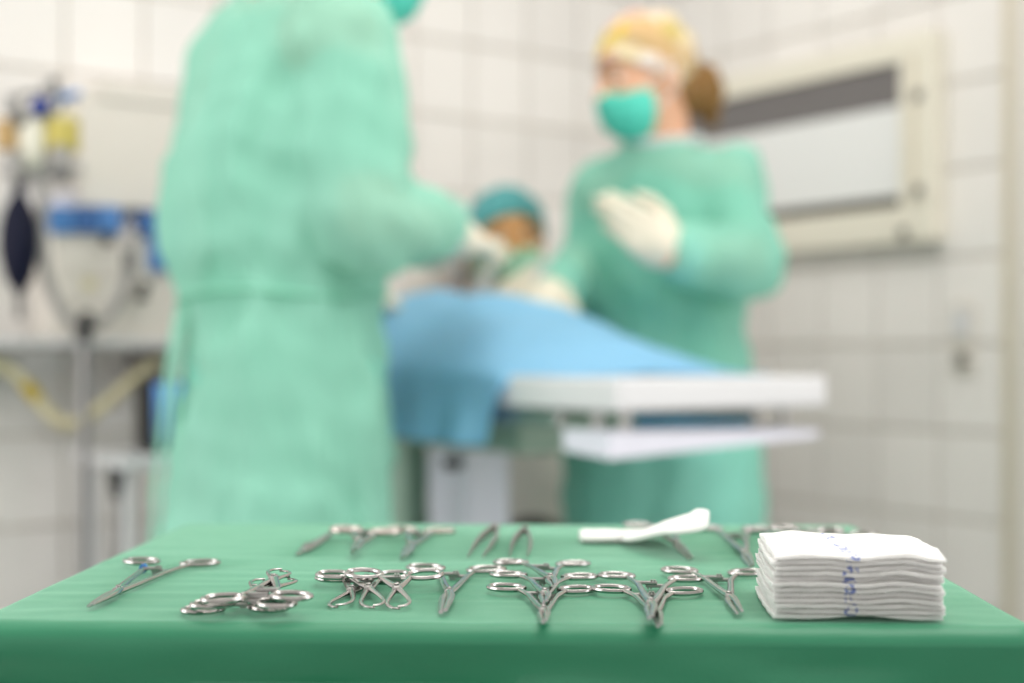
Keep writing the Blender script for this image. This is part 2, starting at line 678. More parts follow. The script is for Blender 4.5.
        me.vertices.add(len(V))
        me.vertices.foreach_set('co', V.astype(np.float32).ravel())
        me.loops.add(Q.size)
        me.loops.foreach_set('vertex_index', Q.astype(np.int32).ravel())
        me.polygons.add(len(Q))
        me.polygons.foreach_set('loop_start', np.arange(0, Q.size, 4, dtype=np.int32))
        me.polygons.foreach_set('loop_total', np.full(len(Q), 4, dtype=np.int32))
        me.update(calc_edges=True)
        me.validate()
        return me


def sdf_obj(s, name, m, parent, smooth=2, cut=None):
    me = s.mesh(name, smooth, cut)
    me.materials.append(m)
    me.polygons.foreach_set('use_smooth', [True] * len(me.polygons))
    o = bpy.data.objects.new(name, me)
    COL.objects.link(o)
    o.parent = parent
    return o


# ------------------------------------------------------------------ the room
K = Vector((0.41, 4.09, 0))
ANG = math.radians(35.0)
ROOM_H = 2.83
UL = Vector((math.cos(ANG), math.sin(ANG), 0))      # along the left wall towards the corner
UR = Vector((math.sin(ANG), -math.cos(ANG), 0))     # along the right wall away from the corner
RZL = ANG
RZR = ANG - math.pi / 2

TW, TT, TZ = 0.18, 0.2, 0.03
tile_b = MB().box((0, 0, 0), (TW - 0.006, 0.010, TT - 0.006), 0.002, seg=1)
tile_me = None


def wall(name, rz, x0, x1, cols):
    b = MB().box(((x0 + x1) / 2, 0.06, ROOM_H / 2), (x1 - x0, 0.12, ROOM_H))
    wl = b.build(name, M['grout'], None, False)
    wl['kind'] = 'structure'
    wl.location = K
    wl.rotation_euler = (0, 0, rz)
    global tile_me
    for (cx, sx) in cols:
        for r in range(14):
            z = TZ + TT * (r + 0.5)
            if tile_me is None:
                o = tile_b.build('tile', M['tile'], wl, False)
                tile_me = o.data
            else:
                o = bpy.data.objects.new('tile', tile_me)
                COL.objects.link(o)
                o.parent = wl
            o.location = (cx, -0.0045, z)
            o.scale = (sx, 1, 1)
    return wl


# left wall: joints at 0.095 + 0.18 k from the corner
cols = [(-0.0475, 0.095 / TW)] + [(-(0.095 + TW * (k + 0.5)), 1) for k in range(14)]
wall('wall_left', RZL, -2.70, 0.12, cols)
cols = [(0.06, 0.12 / TW)] + [(0.12 + TW * (k + 0.5), 1) for k in range(6)]
wall('wall_right', RZR, 0.0, 2.6, cols)

fl = MB().box((0.2, 1.2, -0.05), (7.5, 8.5, 0.1)).build('floor', M['floor'], None, False)
fl['kind'] = 'structure'
ce = MB().box((0.2, 1.6, ROOM_H + 0.05), (7.5, 8.5, 0.1)).build('ceiling', M['ceiling'], None, False)
ce['kind'] = 'structure'


def rw(u, d, z):
    """point on the right wall frame (child coordinates of a root placed at K, rotated RZR)"""
    return Vector((u, -d, z))


t1 = MB().box(rw(1.2225, 0.008, ROOM_H / 2), (0.043, 0.022, ROOM_H), 0.004).build('trim_1', M['trim'], None, False)
t1['kind'] = 'structure'
t1.location = K
t1.rotation_euler = (0, 0, RZR)
d1 = MB().box(rw(1.75, 0.012, 1.05), (0.98, 0.024, 2.1), 0.004).build('door_1', M['door'], None, False)
d1['kind'] = 'structure'
d1.location = K
d1.rotation_euler = (0, 0, RZR)
MB().box(rw(1.2655, 0.02, 1.075), (0.05, 0.04, 2.15), 0.004).build('door_frame', M['door'], d1, False)
MB().box(rw(1.36, 0.05, 1.02), (0.02, 0.05, 0.02), 0.004).box(rw(1.41, 0.07, 1.02), (0.12, 0.016, 0.02), 0.004).build('door_handle', M['steel_satin'], d1, False)

# X-ray film viewer on the right wall
fv = thing('film_viewer', 'wide cream wall-mounted film viewer with dark band above white panel', 'film viewer', K + UR * 0.55, RZR)
VO = 0.55


def vb(name, u0, u1, z0, z1, d0, d1_, m, bev=0.003, parent=None):
    return MB().box(((u0 + u1) / 2 - VO, -(d0 + d1_) / 2, (z0 + z1) / 2), (u1 - u0, d1_ - d0, z1 - z0), bev).build(name, m, parent or fv, False)


vb('housing', 0.10, 1.048, 1.267, 1.75, 0.009, 0.045, M['cream'], 0.006)
vb('top_frame', 0.10, 1.048, 1.69, 1.75, 0.045, 0.066, M['cream'], 0.004)
vb('bottom_frame', 0.10, 1.048, 1.267, 1.352, 0.045, 0.066, M['cream'], 0.004)
vb('side_frame', 0.955, 1.048, 1.352, 1.69, 0.045, 0.066, M['cream'], 0.004)
vb('side_frame', 0.10, 0.17, 1.352, 1.69, 0.045, 0.066, M['cream'], 0.004)
vb('dark_band', 0.17, 0.955, 1.592, 1.69, 0.045, 0.051, M['screen_dark'], 0.001)
vb('white_panel', 0.17, 0.955, 1.374, 1.592, 0.045, 0.050, M['screen_white'], 0.001)
vb('film_slot', 0.17, 0.955, 1.350, 1.380, 0.045, 0.0525, M['slot'], 0.001)
vb('edge_strip', 0.990, 1.004, 1.36, 1.70, 0.066, 0.070, M['trim'], 0.001)
for zc, uc in ((1.603, 1.012), (1.383, 1.014), (1.288, 0.972)):
    vb('clip', uc - 0.011, uc + 0.011, zc - 0.012, zc + 0.012, 0.066, 0.078, M['clip'], 0.003)

# switch plate under it
sw = thing('wall_switch', 'pale narrow switch plate with a darker socket on the tiled wall', 'switch', K + UR * 1.095 + Vector((0, 0, 1.04)), RZR)
MB().box((0, -0.013, 0), (0.062, 0.010, 0.165), 0.003).build('plate', M['door'], sw, False)
MB().box((0, -0.021, 0.038), (0.042, 0.008, 0.062), 0.002).build('rocker', M['white_paint'], sw, False)
MB().lathe([(0.017, 0), (0.017, 0.006), (0.012, 0.007)], R=Matrix.Rotation(math.pi / 2, 3, 'X'), c=(0, -0.018, -0.045)).build('socket', M['clip'], sw)

# ------------------------------------------------------------------ instrument table and its green cloth
TA = math.radians(-1.6)
TC = Vector((-0.002, 0.972, 0))
HW, HD = 0.291, 0.2295
it = thing('instrument_table', 'small steel instrument table hidden under the green cloth', 'table', TC, TA)
MB().box((0, 0, TH - 0.014), (2 * HW - 0.02, 2 * HD - 0.02, 0.02), 0.006).build('tabletop', M['steel_satin'], it, False)
for sx in (-1, 1):
    for sy in (-1, 1):
        lg = MB().tube([(sx * 0.24, sy * 0.17, TH - 0.024), (sx * 0.24, sy * 0.17, 0.07)], 0.0125).build('leg', M['steel_satin'], it)
        MB().lathe([(0.012, -0.008), (0.03, -0.012), (0.032, 0), (0.03, 0.012), (0.012, 0.008)], c=(sx * 0.24, sy * 0.17, 0.034), R=Matrix.Rotation(math.pi / 2, 3, 'Y')).build('caster', M['black'], lg)
MB().box((0, 0, 0.25), (0.47, 0.33, 0.012), 0.004).build('lower_shelf', M['steel_satin'], it, False)

RC = 0.016
per = []
NS = 26
for (cx, cy, a0) in ((HW - RC, HD - RC, 0), (-HW + RC, HD - RC, 90), (-HW + RC, -HD + RC, 180), (HW - RC, -HD + RC, 270)):
    arc = [(cx + RC * math.cos(math.radians(a0 + 90 * k / 12)), cy + RC * math.sin(math.radians(a0 + 90 * k / 12)),
            math.cos(math.radians(a0 + 90 * k / 12)), math.sin(math.radians(a0 + 90 * k / 12))) for k in range(13)]
    per += arc
dense = []
for i in range(len(per)):
    a, b = per[i], per[(i + 1) % len(per)]
    L = math.hypot(a[0] - b[0], a[1] - b[1])
    n = max(1, int(L / 0.005))
    for k in range(n):
        t = k / n
        dense.append(tuple(a[j] + (b[j] - a[j]) * t for j in range(4)))
NP = len(dense)
vs = []
rows = []
inner = [1 - k / 44 for k in range(44, 0, -1)]
ER = 0.011
for sc in [0.02] + [0.02 + 0.98 * k / 60 for k in range(1, 61)]:
    rows.append(('top', sc))
for k in range(1, 8):
    rows.append(('arc', k / 7))
for k in range(1, 46):
    rows.append(('drop', k / 45))
DROP = 0.34
for kind, t in rows:
    for i, (x, y, nx, ny) in enumerate(dense):
        s_ = i / NP * (4 * HW + 4 * HD)
        if kind == 'top':
            px, py = (x - nx * ER) * t, (y - ny * ER) * t
            z = 0.0010 * noise.noise(Vector((px * 9, py * 26, 1.3))) + 0.0007 * noise.noise(Vector((px * 40, py * 60, 4)))
            z += 0.0009 * noise.noise(Vector((px * 5 + 3, py * 70, 0.3)))
            z *= 0.55
        elif kind == 'arc':
            a = t * math.pi / 2
            px = x - nx * ER * (1 - math.sin(a))
            py = y - ny * ER * (1 - math.sin(a))
            z = -ER * (1 - math.cos(a)) + 0.0008 * noise.noise(Vector((x * 30, y * 30, t))) * (1 - t) * 0.8
        else:
            corner = min(1.0, abs(nx * ny) * 2)
            f = 0.020 * min(1, t * 11) * noise.noise(Vector((s_ * 6, 0.4, t * 10))) + 0.020 * t * noise.noise(Vector((s_ * 22, 5.1, t * 3)))
            f += 0.009 * min(1, t * 13) * noise.noise(Vector((s_ * 14, t * 26, 9))) - 0.08 * min(t, 0.25)
            f += 0.03 * t * corner + 0.018 * t
            f = max(f, -0.05)
            px, py = x + nx * f, y + ny * f
            z = -ER - (DROP - ER) * t
        vs.append((px, py, z))
fs = []
for r in range(len(rows) - 1):
    for i in range(NP):
        j = (i + 1) % NP
        fs.append((r * NP + i, r * NP + j, (r + 1) * NP + j, (r + 1) * NP + i))
fs.append(tuple(range(NP))[::-1])
me = bpy.data.meshes.new('table_cloth')
me.from_pydata(vs, [], [f[::-1] for f in fs])
me.update()
bm = bmesh.new()
bm.from_mesh(me)
bmesh.ops.recalc_face_normals(bm, faces=bm.faces[:])
bm.to_mesh(me)
bm.free()
cl = link('table_cloth', me, M['green_cloth'])
cl.location = TC + Vector((0, 0, TH - 0.001))
cl.rotation_euler = (0, 0, TA)
tag(cl, 'green cotton cloth draped over the instrument table', 'cloth')

# ------------------------------------------------------------------ instruments


def arm_paths(L1, L2, sep, style, s, openx):
    """one half of a ring-handled instrument, tip towards +y, ring on side s"""
    rcx, rcy = s * sep / 2, -L1
    ra, rb = (0.0126, 0.0098) if style == 'long' else (0.0113, 0.0090)
    ax = Vector((s * 0.86, -0.50, 0)).normalized()
    bx = Vector((-ax.y * s, ax.x * s, 0))
    ring = []
    for k in range(28):
        a = 2 * math.pi * k / 28
        ring.append(Vector((rcx, rcy, 0)) + ax * (ra * math.cos(a)) + bx * (rb * math.sin(a)))
    join = min(ring, key=lambda p: (p - Vector((s * 0.009, -L1 * 0.80, 0))).length)
    if style == 'towel':
        jaw = [(s * 0.0007, L2, 0), (-s * 0.0020, L2 * 0.985, 0), (-s * 0.0046, L2 * 0.915, 0), (-s * 0.0062, L2 * 0.79, 0), (-s * 0.0060, L2 * 0.62, 0), (-s * 0.0042, L2 * 0.40, 0), (-s * 0.0020, L2 * 0.18, 0)]
        jr = [0.0009, 0.0010, 0.0011, 0.0012, 0.0013, 0.0015, 0.0018]
    elif style == 'long':
        jaw = [(-s * 0.0012 + openx * s * -1, L2, 0), (-s * 0.0018, L2 * 0.7, 0), (-s * 0.0022, L2 * 0.3, 0)]
        jr = [0.0014, 0.0020, 0.0025]
    else:
        jaw = [(-s * (0.0008 + openx), L2, 0), (-s * (0.0014 + openx * 0.6), L2 * 0.6, 0), (-s * 0.0018, L2 * 0.25, 0)]
        jr = [0.0010, 0.0016, 0.0021]
    sh = [(0, 0, 0), (s * 0.0030, -L1 * 0.2, 0), (s * 0.0058, -L1 * 0.45, 0), (s * 0.0080, -L1 * 0.65, 0)]
    sr = [0.0028, 0.0023, 0.0020, 0.0019]
    pts = [Vector(p) for p in jaw + sh] + [join * 0.5 + Vector((s * 0.0088, -L1 * 0.74, 0)) * 0.5, join]
    rad = jr + sr + [0.0018, 0.0016]
    # smooth
    P = catmull(pts, 4)
    Rr = []
    for i in range(len(P)):
        u = i / 4
        i0 = min(int(u), len(rad) - 2)
        Rr.append(rad[i0] + (rad[i0 + 1] - rad[i0]) * (u - i0))
    return P, Rr, ring


def forceps(label, name, cat, ringmid, tip, ratio=0.32, sep=0.040, style='hemostat', group=None, roll=0.0, openx=0.0, band=None, gilt=False):
    """ring-handled instrument laid from the middle of its two rings to its tip (world points)"""
    ringmid, tip = Vector(ringmid), Vector(tip)
    L = (tip - ringmid).length
    L2 = L * ratio
    L1 = L - L2
    y = (tip - ringmid).normalized()
    x = y.cross(Vector((0, 0, 1))).normalized()
    x = Matrix.Rotation(roll, 3, y) @ x
    z = x.cross(y)
    o = thing(name, label, cat, ringmid + y * L1, 0, group)
    o.rotation_euler = Matrix((x, y, z)).transposed().to_euler()
    for s in (-1, 1):
        P, Rr, ring = arm_paths(L1, L2, sep, style, s, openx)
        dz = 0.0006 * s
        P = [p + Vector((0, 0, dz)) for p in P]
        a = MB().tube(P, Rr, 10, flat=0.72, up=(0, 0, 1)).build('arm', M['steel'], o)
        MB().tube([p + Vector((0, 0, dz)) for p in ring], 0.0016, 8, flat=0.95, closed=True, up=(0, 0, 1)).build('finger_ring', M['gold'] if gilt else M['steel'], a)
        yy = -L1 * 0.70 + 0.001 * s
        MB().box((s * 0.0030, yy, 0.0010 * s), (0.013, 0.0042, 0.0020), 0.0005).box((-s * 0.0020, yy, 0.0018 * s), (0.0012, 0.004, 0.0022)).box((-s * 0.0002, yy, 0.0018 * s), (0.0012, 0.004, 0.0022)).build('ratchet', M['steel_satin'], a, False)
        if band and s == band:
            i = int(len(P) * 0.76)
            MB().tube([P[i], P[i].lerp(P[i + 1], 0.4), P[i].lerp(P[i + 1], 0.8)], 0.0028, 10, up=(0, 0, 1)).build('marking_band', M['blue_band'], a)['label'] = 'blue marking band'
    MB().box((0, 0.001, 0), (0.0052, 0.009, 0.0044), 0.0012).build('box_lock', M['steel_satin'], o, False)
    MB().lathe([(0.0018, 0), (0.0018, 0.0006), (0.0012, 0.0009)], c=(0, 0, 0.0024), n=12).build('pivot_screw', M['steel'], o)
    return o


Z0 = 0.0022
def mid(a, b):
    return ((a[0] + b[0]) / 2, (a[1] + b[1]) / 2)


def lay(label, ringpx, tippx, zr=Z0, zt=0.0027, **kw):
    name = kw.pop('name', 'hemostat')
    cat = kw.pop('cat', 'forceps')
    m = mid(*ringpx)
    return forceps(label, name, cat, T(m[0], m[1], zr), T(tippx[0], tippx[1], zt), **kw)


# 1 long clamp at the left
lay('long steel clamp with a blue marking band lying alone at the far left', ((142, 561), (200, 563)), (91, 605), name='long_clamp', ratio=0.30, sep=0.040, style='long', band=1)
# 2 stacked towel clamps, tips away
G2 = 'towel clamps stacked at the left'
lay('towel clamp on top of the left pile, its rings nearest and topmost', ((225, 598), (290, 596)), (281, 570), 0.0105, 0.0120, name='towel_clamp', cat='clamp', style='towel', sep=0.037, group=G2, ratio=0.36)
lay('towel clamp in the middle of the left pile, between two others', ((213, 604), (276, 603)), (289, 578), 0.0070, 0.0085, name='towel_clamp', cat='clamp', style='towel', sep=0.036, group=G2, ratio=0.36)
lay('towel clamp at the bottom of the left pile, lying flat on the cloth', ((203, 607), (269, 609)), (264, 580), 0.0026, 0.0040, name='towel_clamp', cat='clamp', style='towel', sep=0.036, group=G2, ratio=0.36)
# 3 three towel clamps with loops to the camera
G3 = 'towel clamps with loops towards the camera'
lay('left one of three overlapping towel clamps whose loops point forward', ((333, 580), (391, 578)), (337, 606), 0.0024, 0.0014, name='towel_clamp', cat='clamp', style='towel', sep=0.036, group=G3, ratio=0.56)
lay('middle one of three overlapping towel clamps whose loops point forward', ((334, 576), (394, 574)), (374, 606.5), 0.0056, 0.0014, name='towel_clamp', cat='clamp', style='towel', sep=0.036, group=G3, ratio=0.56)
lay('right one of three overlapping towel clamps whose loops point forward', ((365, 569), (424, 579)), (399, 607.5), 0.0088, 0.0014, name='towel_clamp', cat='clamp', style='towel', sep=0.037, group=G3, ratio=0.56)
# 4..7 hemostats
lay('long-jawed needle holder between the looped towel clamps and the middle hemostats', ((424, 570), (488, 567)), (443, 611), name='needle_holder', ratio=0.40, sep=0.040, style='long')
G5 = 'three hemostats nested in a column'
lay('hemostat farthest back in the nested column of three at table centre', ((509, 563), (575, 563)), (554, 585), 0.0030, 0.0085, ratio=0.28, group=G5, sep=0.042)
lay('hemostat in the middle of the nested column of three at table centre', ((506, 576), (582, 575)), (545, 601.5), 0.0028, 0.0072, ratio=0.28, group=G5, sep=0.045)
lay('hemostat nearest the camera in the nested column of three at table centre', ((507, 589), (576, 588)), (544.5, 621), group=G5, ratio=0.30, sep=0.042)
G6 = 'pair of nested hemostats'
lay('rear hemostat of the nested pair left of the single one', ((617, 577), (686, 577)), (650.5, 617), 0.0024, 0.0072, group=G6, ratio=0.30, sep=0.044)
lay('front hemostat of the nested pair, its tip nearest the cloth edge', ((613, 590), (682, 590)), (659.5, 625), group=G6, ratio=0.33, sep=0.043)
lay('single hemostat with slanting jaws just left of the gauze stack', ((679, 571), (746, 572)), (739.5, 612), ratio=0.34, sep=0.043, openx=0.0005)

# back row
bn = lay('thick-jawed gilt-ringed scissors clamp in the back row beside the scalpel handle', ((350, 531), (381, 531)), (354, 551), 0.006, 0.006, name='wire_cutter', cat='cutter', ratio=0.42, sep=0.030, style='long', gilt=True)
bn.scale = (1.0, 1.0, 1.5)
lay('slim gilt-ringed clamp in the back row, left of the tweezers', ((405, 530), (436, 530)), (403, 557), name='needle_holder', ratio=0.42, sep=0.030, style='long', gilt=True)

# scalpel handle
a, b = T(296, 554.5, 0.002), T(331, 533, 0.002)
sp = thing('scalpel_handle', 'flat grey scalpel handle at the left end of the back row', 'scalpel', a, math.atan2(b.y - a.y, b.x - a.x))
Ls = (b - a).length
MB().tube([(0.018, 0, 0), (0.03, 0, 0), (0.055, 0, 0), (Ls * 0.8, 0, 0), (Ls, 0, 0)], [0.0028, 0.0045, 0.0046, 0.0036, 0.0028], 8, flat=0.38, up=(0, 0, 1)).build('handle', M['steel_satin'], sp)
MB().tube([(0.0, 0, 0), (0.004, 0, 0), (0.019, 0, 0)], [0.0012, 0.0018, 0.0018], 8, flat=0.6, up=(0, 0, 1)).build('blade_mount', M['steel'], sp)
for k in range(5):
    MB().box((0.034 + k * 0.0035, 0, 0.0018), (0.0012, 0.0072, 0.0008), 0.0002).build('grip_ridge', M['steel_satin'], sp, False)


def tweezers(label, hinge, t1_, t2_, group):
    h, p, q = T(*hinge, 0.006), T(*t1_, 0.0025), T(*t2_, 0.0025)
    o = thing('tweezers', label, 'tweezers', h, 0, group)
    for s, e in ((-1, p), (1, q)):
        d = e - h
        side = Vector((0.0035 * s, 0, 0))
        pts = [Vector((0, 0, 0)), d * 0.10 + side * 0.5, d * 0.4 + side, d * 0.7 + side * 0.7, d]
        MB().tube(catmull(pts, 4), [0.0030] * 2 + [0.0034] * 7 + [0.0028] * 3 + [0.0022, 0.0018, 0.0015, 0.0013, 0.0011], 8, flat=0.45, up=(1, 0, 0.2)).build('prong', M['steel_satin'], o)
    MB().box((0, 0.004, 0), (0.006, 0.014, 0.004), 0.0015).build('hinge', M['steel_satin'], o, False)
    return o


GT = 'tweezers in the back row'
tweezers('left pair of tweezers, spread wider, in the back row', (496, 527), (468, 556), (483, 556), GT)
tweezers('right pair of tweezers, narrower, in the back row', (525, 530), (510, 555.5), (527.5, 555.5), GT)

# clamp under the gauze strip and hemostats half hidden behind the gauze stack
lay('clamp gripping the folded gauze strip, only its jaws showing', ((643, 527), (676, 524)), (691.5, 559), 0.0042, 0.003, name='gauze_clamp', cat='clamp', ratio=0.42, sep=0.036)
GB = 'hemostats half hidden behind the gauze stack'
lay('open hemostat crossing behind the left corner of the gauze stack', ((712, 528), (751, 530)), (752, 566), ratio=0.30, sep=0.038, group=GB)
lay('second hemostat lying behind the gauze stack, its rings showing', ((763, 529), (796, 531)), (795, 560), ratio=0.3, sep=0.034, group=GB)
lay('third hemostat behind the gauze stack, resting across its neighbour', ((791, 530), (822, 529)), (826, 560), 0.0092, 0.0064, ratio=0.3, sep=0.034, group=GB)
lay('last hemostat behind the gauze stack, near the right table edge', ((828, 532), (856, 533)), (850, 556), ratio=0.3, sep=0.032, group=GB)

# folded gauze strip: lies flat at the left, lifted at the right end
pa, pb, pc, pd, pe = T(580, 536, 0.0035), T(640, 536, 0.0035), T(648, 533.5, 0.011), T(672, 520.5, 0.020), T(705, 512.0, 0.020)
path = catmull([pa, pa.lerp(pb, 0.5), pb, T(655, 531.0, 0.0135), T(683, 523.5, 0.0235), T(708, 519.0, 0.0275)], 6)
vs, fs = [], []
NW = 9
for i, p in enumerate(path):
    t = (path[min(i + 1, len(path) - 1)] - path[max(i - 1, 0)]).normalized()
    sd = Vector((0, 0, 1)).cross(t).normalized()
    nn = t.cross(sd)
    ra_ = math.radians(34) * min(1, max(0, (i - 9) / 9))
    ra_ *= 0.55
    sd, nn = sd * math.cos(ra_) + nn * math.sin(ra_), nn * math.cos(ra_) - sd * math.sin(ra_)
    wd = (0.0185 + 0.0015 * math.sin(i * 0.5)) * (1 - 0.07 * max(0, i - 25))
    for j in range(NW):
        u = j / (NW - 1) * 2 - 1
        th = 0.0040 * (1 - u ** 6 * 0.7) * (1 if 0 < i < len(path) - 1 else 0.6)
        nz = 0.0008 * noise.noise(Vector((p.x * 120, u * 3, 2)))
        vs.append(p + sd * (u * wd) + nn * (th + nz))
    for j in range(NW):
        u = 1 - j / (NW - 1) * 2
        th = 0.0034 * (1 - u ** 6 * 0.7)
        vs.append(p + sd * (u * wd) - nn * th)
R2 = 2 * NW
for i in range(len(path) - 1):
    for j in range(R2):
        k = (j + 1) % R2
        fs.append((i * R2 + j, i * R2 + k, (i + 1) * R2 + k, (i + 1) * R2 + j))
fs.append(tuple(range(R2))[::-1])
fs.append(tuple((len(path) - 1) * R2 + j for j in range(R2)))
gm = MB().add(vs, fs).build('gauze_strip', M['gauze'])
tag(gm, 'folded white gauze strip in the back row, right end raised on a clamp', 'gauze')

# stack of gauze pads
gc = Vector((0.1895, 0.7965, 0))
gz = math.radians(-4.6)
NL = 12
LT = 0.0029
names = ['bottom', 'second from the bottom', 'third from the bottom', 'fourth from the bottom', 'fifth from the bottom', 'sixth from the bottom', 'sixth from the top', 'fifth from the top', 'fourth from the top', 'third from the top', 'second from the top', 'topmost']
for L in range(NL):
    rs = random.Random(L * 5 + 1)
    n = 22
    hx, hy = 0.0460, 0.0485
    vs, idx, fs = [], {}, []
    for side in (0, 1):
        for i in range(n + 1):
            for j in range(n + 1):
                u, v = i / n * 2 - 1, j / n * 2 - 1
                e = max(abs(u), abs(v))
                uu = u * (1 - 0.025 * v * v * u * u)
                vv = v * (1 - 0.025 * u * u * v * v)
                x, y = uu * hx, vv * hy
                wv = (0.0007 * math.sin(x * 150 + 1.2 + y * 60) * e + 0.0012 * noise.noise(Vector((x * 55, y * 55, L * 0.08)))) * min(1, L / 3) + 0.0004 * noise.noise(Vector((x * 110, y * 110, L * 3)))
                if L == NL - 1 and side == 1:
                    wv += 0.0025 * max(0, -u) * (1 - abs(v)) + 0.0012 * noise.noise(Vector((x * 50, y * 50, 9)))
                rd = math.sqrt(max(0, 1 - max(0, (e - 0.93) / 0.07) ** 2))
                z = wv + (LT * 0.60 * (0.62 + 0.38 * rd)) * (1 if side else -1)
                if L == 0 and side == 0:
                    z = -LT * 0.5 + 0.0003 + 0.0022 * math.exp(-((x - 0.003) / 0.018) ** 2) * max(0, -v)
                if L == 0 and side == 1:
                    z = max(z, 0.0)
                idx[(side, i, j)] = len(vs)
                vs.append((x + 0.0006 * noise.noise(Vector((y * 90, L, side))), y + 0.0006 * noise.noise(Vector((x * 90, L, side + 3))), z))
    for side in (0, 1):
        for i in range(n):
            for j in range(n):
                q = (idx[(side, i, j)], idx[(side, i + 1, j)], idx[(side, i + 1, j + 1)], idx[(side, i, j + 1)])
                fs.append(q if side else q[::-1])
    for k in range(n):
        fs.append((idx[(0, k, 0)], idx[(0, k + 1, 0)], idx[(1, k + 1, 0)], idx[(1, k, 0)]))
        fs.append((idx[(0, k + 1, n)], idx[(0, k, n)], idx[(1, k, n)], idx[(1, k + 1, n)]))
        fs.append((idx[(0, 0, k + 1)], idx[(0, 0, k)], idx[(1, 0, k)], idx[(1, 0, k + 1)]))
        fs.append((idx[(0, n, k)], idx[(0, n, k + 1)], idx[(1, n, k + 1)], idx[(1, n, k)]))
    o = MB().add(vs, fs).build('gauze_pad', M['gauze_mark'])
    o.location = gc + Vector((rs.uniform(-0.0012, 0.0012), rs.uniform(-0.0012, 0.0012), TH + 0.0005 + LT * (L + 0.5)))
    o.rotation_euler = (0, 0, gz + rs.uniform(-0.02, 0.02))
    tag(o, 'white square gauze pad with blue thread, %s of the stack' % names[L], 'gauze', 'stacked gauze pads')


# ------------------------------------------------------------------ operating table
OC = Vector((0.1514, 2.0, 0))                 # near right corner of its top at the foot end
OW = 0.435
OA = math.atan2(0.8192, -0.5736)              # long axis, away to the left
OAX = Vector((-0.5736, 0.8192, 0))
OCX = Vector((0.8192, 0.5736, 0))
ot = thing('operating_table', 'narrow white operating table with a drain tray under its foot end', 'operating table', OC, math.radians(35))
# local frame: x across (away from the near side), y along towards the head end
OL = 1.26
MB().box((OW / 2, OL / 2, 0.945), (OW, OL, 0.05), 0.008).build('tabletop', M['white_paint'], ot, False)
for xx in (0.012, OW - 0.012):
    MB().box((xx, OL / 2, 0.905), (0.012, OL - 0.3, 0.025), 0.003).build('side_rail', M['steel_satin'], ot, False)
tr = MB()
tv = []
for (x, y, z0, z1) in ((0.0, 0.02, 0.852, 0.892), (0.435, 0.02, 0.871, 0.882), (0.435, 0.13, 0.872, 0.886), (0.0, 0.13, 0.86, 0.892)):
    tv += [(x, y, z0), (x, y, z1)]
tr.add(tv, [(0, 2, 3, 1), (2, 4, 5, 3), (4, 6, 7, 5), (6, 0, 1, 7), (0, 6, 4, 2), (1, 3, 5, 7)]).build('drain_tray', M['cool_white'], ot, False)
for yy in (0.045, 0.11):
    for xx in (0.05, 0.38):
        MB().tube([(xx, yy, 0.888), (xx, yy, 0.925)], 0.008).build('tray_bracket', M['steel_satin'], ot)
MB().box((0.217, 0.62, 0.87), (0.26, 0.5, 0.07), 0.01).build('frame', M['grey_green'], ot, False)
MB().box((0.217, 0.72, 0.46), (0.11, 0.13, 0.78), 0.012).build('column', M['cool_white'], ot, False)
MB().box((0.145, 0.665, 0.80), (0.03, 0.03, 0.02), 0.004).build('column_slot', M['black'], ot, False)
MB().box((0.19, 0.90, 0.46), (0.06, 0.06, 0.78), 0.01).build('brace_post', M['grey_green'], ot, False)
MB().lathe([(0.004, -0.02), (0.02, -0.018), (0.026, 0), (0.02, 0.018), (0.004, 0.02)], c=(0.02, 0.78, 0.853)).tube([(0.02, 0.78, 0.86), (0.02, 0.78, 0.93)], 0.007).build('clamp_knob', M['white_paint'], ot)
MB().box((0.217, 0.72, 0.045), (0.5, 0.95, 0.07), 0.02).build('base', M['cool_white'], ot, False)


def OP(across, along, z):
    return OC + OCX * across + OAX * along + Vector((0, 0, z))


def o_local(p):
    d = Vector(p) - OC
    return (d.dot(OCX), d.dot(OAX), p[2])


# blue drape: lies over the patient and hangs down the sides
def ridge(y):
    pts = [(0.10, 0.0), (0.17, 0.006), (0.26, 0.045), (0.43, 0.108), (0.6, 0.138), (0.8, 0.150), (1.0, 0.142), (1.06, 0.12)]
    for (a, za), (b, zb) in zip(pts, pts[1:]):
        if y <= b:
            t = max(0, (y - a) / (b - a))
            return za + (zb - za) * t
    return 0.1


nx_, ny_ = 72, 90
vs, fs = [], []
ztop = 0.9715
for j in range(ny_ + 1):
    y = 0.15 + (0.965 - 0.15) * j / ny_
    hang = 0.115 * min(1, max(0, (y - 0.27) / 0.05)) ** 0.7
    hang2 = 0.115 * min(1, max(0, (y - 0.17) / 0.05))
    for i in range(nx_ + 1):
        u = i / nx_                      # 0 near hem .. 1 far hem
        if u < 0.22:
            t = 1 - u / 0.22
            x = -0.010 - 0.018 * t * (0.6 + noise.noise(Vector((y * 11, 0.3, t)))) * (hang > 0.01) + 0.006 * (1 - t)
            z = ztop - hang * t
            if hang < 0.01:
                x = 0.02 + 0.0
                z = ztop
            x += 0.010 * t * math.sin(y * 45) * (hang / 0.115)
        elif u > 0.80:
            t = (u - 0.80) / 0.20
            x = OW + 0.008 + 0.014 * t + 0.006 * math.sin(y * 40) * t
            z = ztop - hang2 * t
        else:
            t = (u - 0.22) / 0.58
            x = -0.004 + t * (OW + 0.010)
            if hang < 0.115:
                x = (0.02 * (1 - hang / 0.115)) * (1 - t) + x
            s_ = math.sin(math.pi * t) ** 0.75 if 0 < t < 1 else 0
            sk = s_ * (1 + 0.12 * noise.noise(Vector((x * 9, y * 6, 1))) + 0.05 * math.sin(x * 30 + y * 26))
            z = ztop + ridge(y) * sk + 0.004 * s_ * noise.noise(Vector((x * 30, y * 22, 4)))
        vs.append((x, y, max(z, 0.80)))
